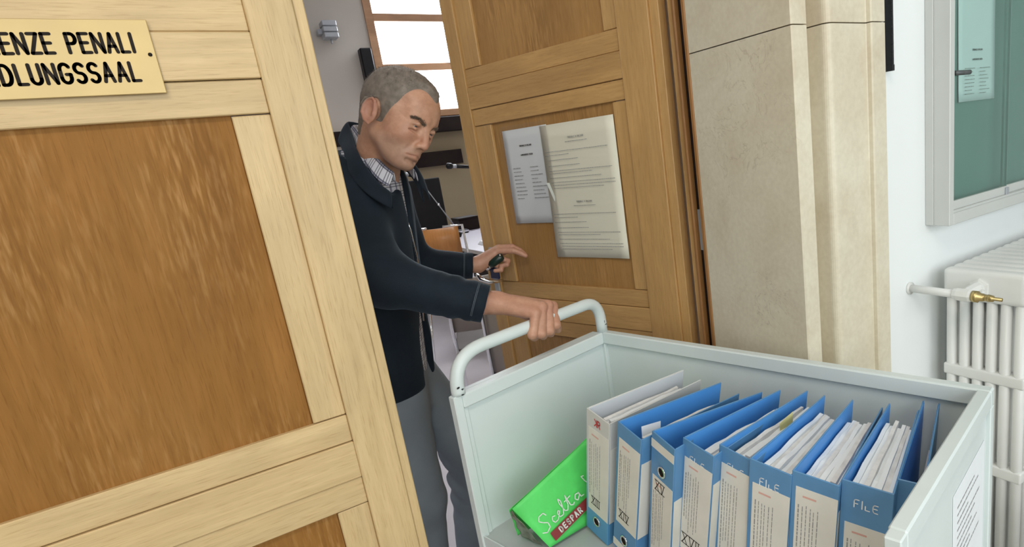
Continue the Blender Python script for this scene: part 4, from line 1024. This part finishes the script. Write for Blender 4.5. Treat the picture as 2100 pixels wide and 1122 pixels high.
wst = [(0.545, 1.436, -0.353), (0.547, 1.446, -0.347), (0.549, 1.456, -0.346), (0.552, 1.466, -0.350)]
r_metas = [(Z(w), Z(r_f[kk][0]), 0.0200, rk_[kk][0] + 0.001) for kk, w in zip('prmi', wst)]
r_thumb = chain([Z((0.575, 1.458, -0.365)), Z((0.618, 1.440, -0.398)), Z((0.655, 1.424, -0.420)), Z((0.690, 1.412, -0.428))], [0.0155, 0.0125, 0.0105, 0.008])
r_extra = [(Z((0.44, 1.498, -0.312)), Z((0.49, 1.475, -0.338)), 0.034, 0.034), (Z((0.49, 1.475, -0.338)), Z((0.548, 1.450, -0.350)), 0.034, 0.0275), (Z((0.562, 1.430, -0.362)), Z((0.600, 1.392, -0.385)), 0.0125, 0.011)]
rv, rq = hand_mesh((0.38, 1.32, H - 0.475), (0.725, 1.545, H - 0.27), 0.0019, [chain([Z(p) for p in r_f[kk]], rk_[kk]) for kk in 'prmi'], r_metas, RW, r_thumb, r_extra)
l_f = {'i': [(0.786, 1.968, -0.289), (0.822, 1.935, -0.290), (0.843, 1.922, -0.306), (0.853, 1.912, -0.320)],
       'm': [(0.777, 1.955, -0.298), (0.818, 1.920, -0.302), (0.838, 1.905, -0.314), (0.850, 1.898, -0.324)],
       'r': [(0.763, 1.962, -0.312), (0.800, 1.938, -0.336), (0.790, 1.928, -0.345), (0.772, 1.936, -0.347)],
       'p': [(0.745, 1.968, -0.332), (0.776, 1.944, -0.352), (0.768, 1.932, -0.360), (0.750, 1.940, -0.359)]}
lw_ = [(0.716, 1.990, -0.322), (0.713, 1.984, -0.328), (0.711, 1.982, -0.336), (0.711, 1.984, -0.345)]
l_metas = [(Z(w), Z(l_f[kk][0]), 0.0160, rr_[kk][0] + 0.0005) for kk, w in zip('imrp', lw_)]
l_thumb = chain([Z((0.735, 2.005, -0.330)), Z((0.768, 2.010, -0.322)), Z((0.797, 2.008, -0.318)), Z((0.818, 2.002, -0.316))], [0.0145, 0.012, 0.0100, 0.008])
l_extra = [(Z((0.60, 2.02, -0.330)), Z((0.66, 2.005, -0.332)), 0.034, 0.029), (Z((0.66, 2.005, -0.332)), Z((0.712, 1.987, -0.333)), 0.029, 0.0225)]
lv, lq = hand_mesh((0.58, 1.87, H - 0.39), (0.885, 2.07, H - 0.25), 0.0019, [chain([Z(p) for p in l_f[kk]], rr_[kk]) for kk in 'imrp'], l_metas, None, l_thumb, l_extra)

# ---- torso frame
TF = np.array((0.89, -0.456, 0)); TLv = np.array((0.456, 0.89, 0))
zk = [-0.64, -0.60, -0.45, -0.28, -0.12, -0.02, 0.05, 0.09]
CXk = [0.335, 0.337, 0.348, 0.362, 0.374, 0.382, 0.388, 0.392]; CYk = [1.862, 1.862, 1.860, 1.852, 1.848, 1.846, 1.846, 1.846]
Ak = [0.116, 0.118, 0.116, 0.112, 0.112, 0.102, 0.085, 0.070]; Bk = [0.178, 0.180, 0.178, 0.184, 0.192, 0.170, 0.105, 0.075]
def torso(P, off=0.0, top=0.075, bottom=-0.615):
    z = P[2] - H; cx = np.interp(z, zk, CXk).astype(F32); cy = np.interp(z, zk, CYk).astype(F32)
    a = np.interp(z, zk, Ak).astype(F32) + off; b = np.interp(z, zk, Bk).astype(F32) + off
    f = (P[0] - cx) * TF[0] + (P[1] - cy) * TF[1]; l = (P[0] - cx) * TLv[0] + (P[1] - cy) * TLv[1]
    q = (np.abs(f / a) ** 2.3 + np.abs(l / b) ** 2.3) ** (1 / 2.3)
    d = (q - 1) * np.minimum(a, b) * 0.92
    return smax(smax(d, z - top, 0.03), bottom - z, 0.012), f, l, z
# body under the clothes (low resolution), joined with head and hands into one figure
Gb = grid((0.1, 1.5, 0.02), (0.78, 2.2, H + 0.08), 0.014)
bd = torso(Gb, -0.03)[0]
LEGS = [((0.315, 1.79, -0.60), (0.318, 1.745, -0.95), 0.086, 0.062), ((0.318, 1.745, -0.95), (0.300, 1.80, -1.36), 0.062, 0.046),
        ((0.395, 1.945, -0.62), (0.520, 1.860, -0.885), 0.088, 0.066), ((0.520, 1.860, -0.885), (0.500, 1.965, -1.36), 0.062, 0.046)]
for a, b, ra, rb in LEGS: bd = smin(bd, cap(Gb, Z(a), Z(b), ra - 0.014, rb - 0.01), 0.04)
ARMS = [((0.310, 1.725, -0.095), (0.318, 1.560, -0.248), 0.072, 0.062), ((0.318, 1.560, -0.248), (0.512, 1.464, -0.342), 0.064, 0.047),
        ((0.470, 1.985, -0.060), (0.525, 2.060, -0.300), 0.068, 0.055), ((0.525, 2.060, -0.300), (0.682, 1.996, -0.332), 0.054, 0.042)]
for a, b, ra, rb in ARMS: bd = smin(bd, cap(Gb, Z(a), Z(b), ra - 0.022, rb - 0.018), 0.04)
bv, bq = surface_nets(bd, (0.1, 1.5, 0.02), 0.014)
verts = np.concatenate([head_w, rv, lv, bv]); o1 = len(head_w); o2 = o1 + len(rv); o3 = o2 + len(lv)
quads = np.concatenate([hq_, rq + o1, lq + o2, bq + o3])
man = to_obj('person', verts, quads, M['skin'])
tag(man, 'grey-haired man in a navy jacket pushing the trolley through the doorway', 'person')
cols = np.zeros((len(verts), 4), F32); cols[:, 3] = 1; cols[:o1] = head_cols
hz_ = folds(tuple(verts[o1:o3].T), 5, 0.12, 60, 5); cols[o1:o3, 0] = np.clip(0.16 + hz_, 0, 0.4)
ca_ = man.data.color_attributes.new('tone', 'FLOAT_COLOR', 'POINT'); ca_.data.foreach_set('color', cols.ravel())

# ---- hair: cropped shell and fine bristles
t_h = np.clip(-hairline(G[0], np.abs(G[1]), G[2]) / 0.016, 0, 1)
thick = (0.0022 + 0.0060 * np.clip((G[2] - 0.05) / 0.06, 0, 1)) * t_h - 0.0016 * (t_h <= 0.02)
nr = folds(G, 11, 0.0012, 260, 6)
ear_cut = ell((G[0], np.abs(G[1]), G[2]), (-0.008, 0.082, 0.004), (0.0235, 0.024, 0.036))
hs = np.maximum(HD - thick - nr * t_h, -ear_cut)
hs = np.maximum(hs, -(HD + 0.006))
v2, q2 = surface_nets(hs, (-0.150, -0.112, -0.190), hh_)
vc = v2[q2].mean(1); keep = (hairline(vc[:, 0], np.abs(vc[:, 1]), vc[:, 2]) < -0.0004) & (ell(tuple(vc.T), (-0.008, 0, 0.052), (0.101, 0.078, 0.088)) > -0.035)
q2 = q2[keep]; used = np.unique(q2); remap = -np.ones(len(v2), np.int64); remap[used] = np.arange(len(used)); v2 = v2[used]; q2 = remap[q2]
rs = np.random.RandomState(4); pick = rs.choice(len(q2), 9000); fc = v2[q2[pick]]
c0 = fc.mean(1); n0 = np.cross(fc[:, 1] - fc[:, 0], fc[:, 3] - fc[:, 0]); n0 /= np.linalg.norm(n0, axis=1)[:, None] + 1e-9
ok = ((c0 - np.array((0, 0, 0.03))) * n0).sum(1) > 0; c0, n0 = c0[ok], n0[ok]
L0 = (0.0022 + 0.0042 * np.clip((c0[:, 2] - 0.04) / 0.07, 0, 1)) * rs.uniform(0.6, 1.2, len(c0))
dirn = n0 + np.array((0.35, 0, 0.15)) + rs.normal(size=n0.shape) * 0.18; dirn /= np.linalg.norm(dirn, axis=1)[:, None]
sd = np.cross(dirn, rs.normal(size=dirn.shape)); sd /= np.linalg.norm(sd, axis=1)[:, None]
wv = np.concatenate([c0 - sd * 0.00032 - dirn * 0.001, c0 + sd * 0.00032 - dirn * 0.001, c0 + dirn * L0[:, None]])
n_ = len(c0); tris = [(i, i + n_, i + 2 * n_) for i in range(n_)]
hair_me = bpy.data.meshes.new('hair')
allv = head_to_world(np.concatenate([v2, wv])) - np.array(FOOT)
hair_me.from_pydata(allv.tolist(), [], q2.tolist() + [tuple(int(a) + len(v2) for a in t) for t in tris]); hair_me.update()
hair_me.polygons.foreach_set('use_smooth', [True] * len(hair_me.polygons))
hair = link('hair', hair_me, M['hair_grey'], man); hair['kind'] = 'stuff'
# ---- eyebrows (bristles), eyes
def to_skin(p):
    p = np.array(p, F32); p[:, 0] += 0.012
    for _ in range(6):
        d0 = head_sdf((p[:, 0], p[:, 1], p[:, 2])); g = (head_sdf((p[:, 0] + F32(1e-3), p[:, 1], p[:, 2])) - d0) / 1e-3
        p[:, 0] -= d0 / np.maximum(g, 0.35)
    return p
def bristles(name, mat, path, n, length, seed, spread, parent, thick=0.0004):
    rs = np.random.RandomState(seed); vs, fs = [], []
    path = np.array(path)
    t = rs.uniform(0, len(path) - 1.001, n); k = t.astype(int); P0 = path[k] + (path[k + 1] - path[k]) * (t - k)[:, None]
    P0 = to_skin(P0 + rs.normal(size=(n, 3)) * np.array((0.0002, 0.0008, spread)))
    for p in P0:
        d = (path[-1] - path[0]); d = d / np.linalg.norm(d) + np.array((0.5, 0, 0.35)) + rs.normal(size=3) * 0.2; d /= np.linalg.norm(d)
        s_ = np.cross(d, rs.normal(size=3)); s_ /= np.linalg.norm(s_); j = len(vs)
        vs += [p - s_ * thick, p + s_ * thick, p + d * length * rs.uniform(0.6, 1.2)]; fs.append((j, j + 1, j + 2))
    w = head_to_world(np.array(vs)) - np.array(FOOT)
    o = pydata(name, mat, w.tolist(), fs, parent); o['kind'] = 'stuff'; return o
for sgn in (-1, 1):
    bristles('eyebrow', M['eyebrow_hair'], [(0.1025, sgn * 0.012, 0.0270), (0.0985, sgn * 0.024, 0.0320), (0.090, sgn * 0.037, 0.0350), (0.080, sgn * 0.050, 0.0315)], 1000, 0.0062, 5 + sgn, 0.0021, man)
    e = np.array((0.0805, sgn * 0.031, 0.0170)); bm = bmesh.new(); bmesh.ops.create_uvsphere(bm, u_segments=20, v_segments=14, radius=0.0123 * HS)
    eye = link('eye', bm_mesh(bm, 'eye', True), M['eye_white'], man); eye.location = Vector(head_to_world(e)) - FOOT
    gaze = np.array((0.95, 0.02, -0.30)); gaze /= np.linalg.norm(gaze)
    bm = bmesh.new(); bmesh.ops.create_uvsphere(bm, u_segments=16, v_segments=10, radius=0.0072)
    ir = link('iris', bm_mesh(bm, 'iris', True), M['eye_iris'], eye); ir.location = Vector(HM @ gaze) * (0.0123 * HS - 0.0060)

# ---- clothes
def uv_planar(o, fn):
    me = o.data; uv = me.uv_layers.new(name='UVMap'); co = np.zeros(len(me.vertices) * 3); me.vertices.foreach_get('co', co); co = co.reshape(-1, 3) + np.array(FOOT)
    li = np.zeros(len(me.loops), np.int64); me.loops.foreach_get('vertex_index', li)
    uv.data.foreach_set('uv', np.stack(fn(co), 1)[li].ravel())
hj = 0.0060
jl, jh = (0.08, 1.37, H - 0.64), (0.74, 2.16, H + 0.14)
Gj = grid(jl, jh, hj)
jd, jf, jlft, jz = torso(Gj, 0.004)
arm = None
for a, b, ra, rb in ARMS:
    c = cap(Gj, Z(a), Z(b), ra, rb); jd = smin(jd, c, 0.035)
# creases: soft everywhere, sharper rings round the sleeves near the elbow and cuff
ax_r = np.array(ARMS[1][1]) - np.array(ARMS[1][0]); Lr = np.linalg.norm(ax_r); ax_r /= Lr
tr_ = (Gj[0] - ARMS[1][0][0]) * ax_r[0] + (Gj[1] - ARMS[1][0][1]) * ax_r[1] + (Gj[2] - H - ARMS[1][0][2]) * ax_r[2]
near_r = np.exp(-(np.clip(cap(Gj, Z(ARMS[1][0]), Z(ARMS[1][1]), 0.05), 0, 1) / 0.02) ** 2)
ring = np.sin(tr_ * 95 + 2.2 * np.sin(Gj[1] * 40) + 1.5 * np.sin(Gj[2] * 55)) * np.exp(-((tr_ / Lr - 0.85) / 0.22) ** 2)
ring2 = np.sin(tr_ * 80 + 2.5 * np.sin(Gj[2] * 40 + 1)) * np.exp(-((tr_ / Lr - 0.05) / 0.25) ** 2)
jd = jd + folds(Gj, 21, 0.0035, 26, 7) + near_r * (0.0035 * ring + 0.003 * ring2)
# cut the sleeve mouths flat
for (a, b, ra, rb) in (ARMS[1], ARMS[3]):
    a_, b_ = np.array(Z(a)), np.array(Z(b)); n_a = (b_ - a_) / np.linalg.norm(b_ - a_)
    cut = (Gj[0] - b_[0]) * n_a[0] + (Gj[1] - b_[1]) * n_a[1] + (Gj[2] - b_[2]) * n_a[2]
    lim = cap(Gj, tuple(b_), tuple(b_ + n_a * 0.06), 0.06)
    jd = np.where(lim < 0.01, smax(jd, cut - 0.010, 0.004), jd)
# front opening: a narrow wedge down the middle, wider at the throat and below the zip
wid = np.interp(jz, [-0.64, -0.5, -0.40, -0.33, -0.22, -0.10, 0.0, 0.06], [0.060, 0.050, 0.024, 0.012, 0.018, 0.026, 0.045, 0.055]).astype(F32)
wedge = np.maximum(np.abs(jlft + 0.01) - wid, 0.045 - jf)
jd = smax(jd, -wedge, 0.010)
neck_cut = smin(cap(Gj, Z((0.41, 1.80, 0.03)), Z((0.43, 1.77, 0.17)), 0.080, 0.095), cap(Gj, Z((0.43, 1.72, -0.01)), Z((0.46, 1.66, 0.03)), 0.045, 0.06), 0.03)
jd = smax(jd, -neck_cut, 0.008)
v, qd = surface_nets(jd, jl, hj); v = smooth_mesh(v, qd, 2, 0.5)
jacket = to_obj('jacket', v, qd, M['jacket_navy'], man)
# shirt body seen in the opening
hs2 = 0.009; sl_, sh_ = (0.1, 1.6, H - 0.63), (0.66, 2.1, H + 0.1)
Gs = grid(sl_, sh_, hs2); sd_, sf, sl2, sz = torso(Gs, -0.010); sd_ = sd_ + folds(Gs, 31, 0.003, 30, 5)
v, qd = surface_nets(sd_, sl_, hs2)
shirt = to_obj('shirt', smooth_mesh(v, qd, 2), qd, M['shirt_plaid'], man)
uv_planar(shirt, lambda c: ((c[:, 0] * TLv[0] + c[:, 1] * TLv[1]), c[:, 2]))
# collars: folded bands running round the neck, high at the nape and low at the throat; far side mirrored through the neck's middle plane
CT = [(0.389, 1.870, 0.143), (0.391, 1.850, 0.132), (0.393, 1.780, 0.090), (0.402, 1.735, 0.051), (0.413, 1.705, 0.021), (0.428, 1.688, 0.002)]
CB = [(0.379, 1.885, 0.119), (0.380, 1.860, 0.108), (0.371, 1.775, 0.057), (0.373, 1.715, 0.013), (0.383, 1.690, -0.018), (0.404, 1.676, -0.036)]
JT = [(0.383, 1.895, 0.156), (0.379, 1.870, 0.136), (0.362, 1.765, 0.071), (0.364, 1.703, 0.023), (0.377, 1.676, -0.020), (0.404, 1.664, -0.048)]
JB = [(0.349, 1.910, 0.106), (0.348, 1.860, 0.083), (0.326, 1.740, 0.028), (0.326, 1.676, -0.017), (0.349, 1.648, -0.055), (0.392, 1.640, -0.092)]
def resample(p, n):
    p = np.array(p); d = np.r_[0, np.cumsum(np.linalg.norm(np.diff(p, axis=0), axis=1))]; t = np.linspace(0, d[-1], n)
    q_ = np.stack([np.interp(t, d, p[:, k]) for k in range(3)], 1)
    for _ in range(3): q_[1:-1] = 0.5 * q_[1:-1] + 0.25 * (q_[:-2] + q_[2:])
    return q_
MP, MN = np.array((0.402, 1.886, 0)), np.array((0.914, 0.405, 0))
def mirror(p): return p - (2 - 0.85 * np.linspace(0, 1, len(p)) ** 0.8)[:, None] * ((p - MP) @ MN)[:, None] * MN
def collar(name, mat, top_, bot_, stand, bulge, th):
    n = 22; T_, B_ = resample(top_, n), resample(bot_, n); cen = T_.mean(0) + MN * 0.05
    out_ = T_ - cen; out_[:, 2] = 0; out_ /= np.linalg.norm(out_, axis=1)[:, None]
    rows = [T_ - out_ * 0.006 - np.array((0, 0, stand)), T_ - out_ * 0.003 - np.array((0, 0, 0.004)), T_ + np.array((0, 0, 0.001)), T_ * 0.8 + B_ * 0.2 + out_ * bulge, T_ * 0.5 + B_ * 0.5 + out_ * bulge * 1.2, B_ + out_ * 0.001]
    strip = []
    for r_ in rows: strip.append(np.concatenate([r_[::-1], mirror(r_)[1:]]))
    strip = np.array(strip); m_, L_, _ = strip.shape; vs = strip.transpose(1, 0, 2).reshape(-1, 3) + np.array((0, 0, H)) - np.array(FOOT)
    fs = [(i * m_ + j, i * m_ + j + 1, (i + 1) * m_ + j + 1, (i + 1) * m_ + j) for i in range(L_ - 1) for j in range(m_ - 1)]
    o = pydata(name, mat, vs, fs, man, True)
    seglen = np.r_[0, np.cumsum(np.linalg.norm(np.diff(strip[3], axis=0), axis=1))]; across = [-0.02, -0.004, 0, 0.009, 0.022, 0.040]
    uv = np.array([(across[j], seglen[i]) for i in range(L_) for j in range(m_)])
    u_ = o.data.uv_layers.new(name='UVMap'); li = [l.vertex_index for l in o.data.loops]; u_.data.foreach_set('uv', uv[li].ravel())
    md = o.modifiers.new('thickness', 'SOLIDIFY'); md.thickness = th; md.offset = 0
    sb = o.modifiers.new('soft', 'SUBSURF'); sb.levels = 1; sb.render_levels = 1
    return o
collar('shirt_collar', M['shirt_plaid'], CT, CB, 0.03, 0.004, 0.0025)
collar('jacket_collar', M['jacket_navy'], JT, JB, 0.05, 0.008, 0.005)
# cuffs with a pale double stitch line
for (a, b, ra, rb), nm in ((ARMS[1], 'cuff'), (ARMS[3], 'cuff')):
    a_, b_ = Vector(Z(a)), Vector(Z(b)); n_a = (b_ - a_).normalized()
    cu = tube(nm, M['jacket_navy'], [b_ - n_a * 0.016 - FOOT, b_ - n_a * 0.014 - FOOT, b_ + n_a * 0.014 - FOOT, b_ + n_a * 0.016 - FOOT, b_ + n_a * 0.014 - FOOT, b_ - n_a * 0.004 - FOOT], [rb + 0.001, rb + 0.0035, rb + 0.0015, rb - 0.001, rb - 0.004, rb - 0.006], 28, man)
    for k in (-0.0145, -0.0115):
        tube('stitching', M['jacket_stitch'], [b_ + n_a * k - FOOT, b_ + n_a * (k + 0.0011) - FOOT], rb + 0.0042, 28, cu)
# zip tape along the opening
zp = [(0.452, 1.772, -0.105), (0.462, 1.778, -0.16), (0.466, 1.784, -0.24), (0.460, 1.790, -0.33), (0.450, 1.795, -0.43)]
for dx in (0.0,):
    tube('zip', M['chrome'], [Vector(Z(p)) - FOOT for p in zp], 0.0022, 6, man)
# trousers
ht = 0.0085; tl_, th_ = (0.1, 1.56, 0.03), (0.64, 2.12, H - 0.54)
Gt = grid(tl_, th_, ht); td = torso(Gt, -0.012, top=-0.55, bottom=-0.70)[0]
for a, b, ra, rb in LEGS: td = smin(td, cap(Gt, Z(a), Z(b), ra + 0.006, rb + 0.016), 0.03)
kn = np.exp(-((Gt[2] - (H - 0.95)) / 0.16) ** 2)
td = td + folds(Gt, 41, 0.0035, 22, 6, (1, 1, 1.6)) + 0.0075 * kn * np.sin(Gt[2] * 75 + 3 * np.sin(Gt[0] * 26) + 2 * np.sin(Gt[1] * 22)) * np.clip((Gt[1] - 1.80) / 0.06, 0.15, 1)
td = smax(td, 0.055 - Gt[2], 0.006)
v, qd = surface_nets(td, tl_, ht); to_obj('trousers', smooth_mesh(v, qd, 2), qd, M['trouser_grey'], man)
# shoes
for (x, y), a in (((0.300, 1.80), -0.5), ((0.500, 1.965), -0.5)):
    Gk = grid((-0.11, -0.06, 0.0), (0.21, 0.06, 0.12), 0.006)
    s = ell(Gk, (0.05, 0, 0.03), (0.14, 0.048, 0.045)); s = smin(s, cap(Gk, (-0.01, 0, 0.05), (-0.01, 0, 0.09), 0.04, 0.038), 0.03); s = smax(s, 0.004 - Gk[2], 0.004)
    v, qd = surface_nets(s, (-0.11, -0.06, 0.0), 0.006); ca2, sa2 = math.cos(a), math.sin(a)
    w = np.stack([x + v[:, 0] * ca2 - v[:, 1] * sa2, y + v[:, 0] * sa2 + v[:, 1] * ca2, v[:, 2]], 1)
    to_obj('shoe', w, qd, M['shoe_black'], man)
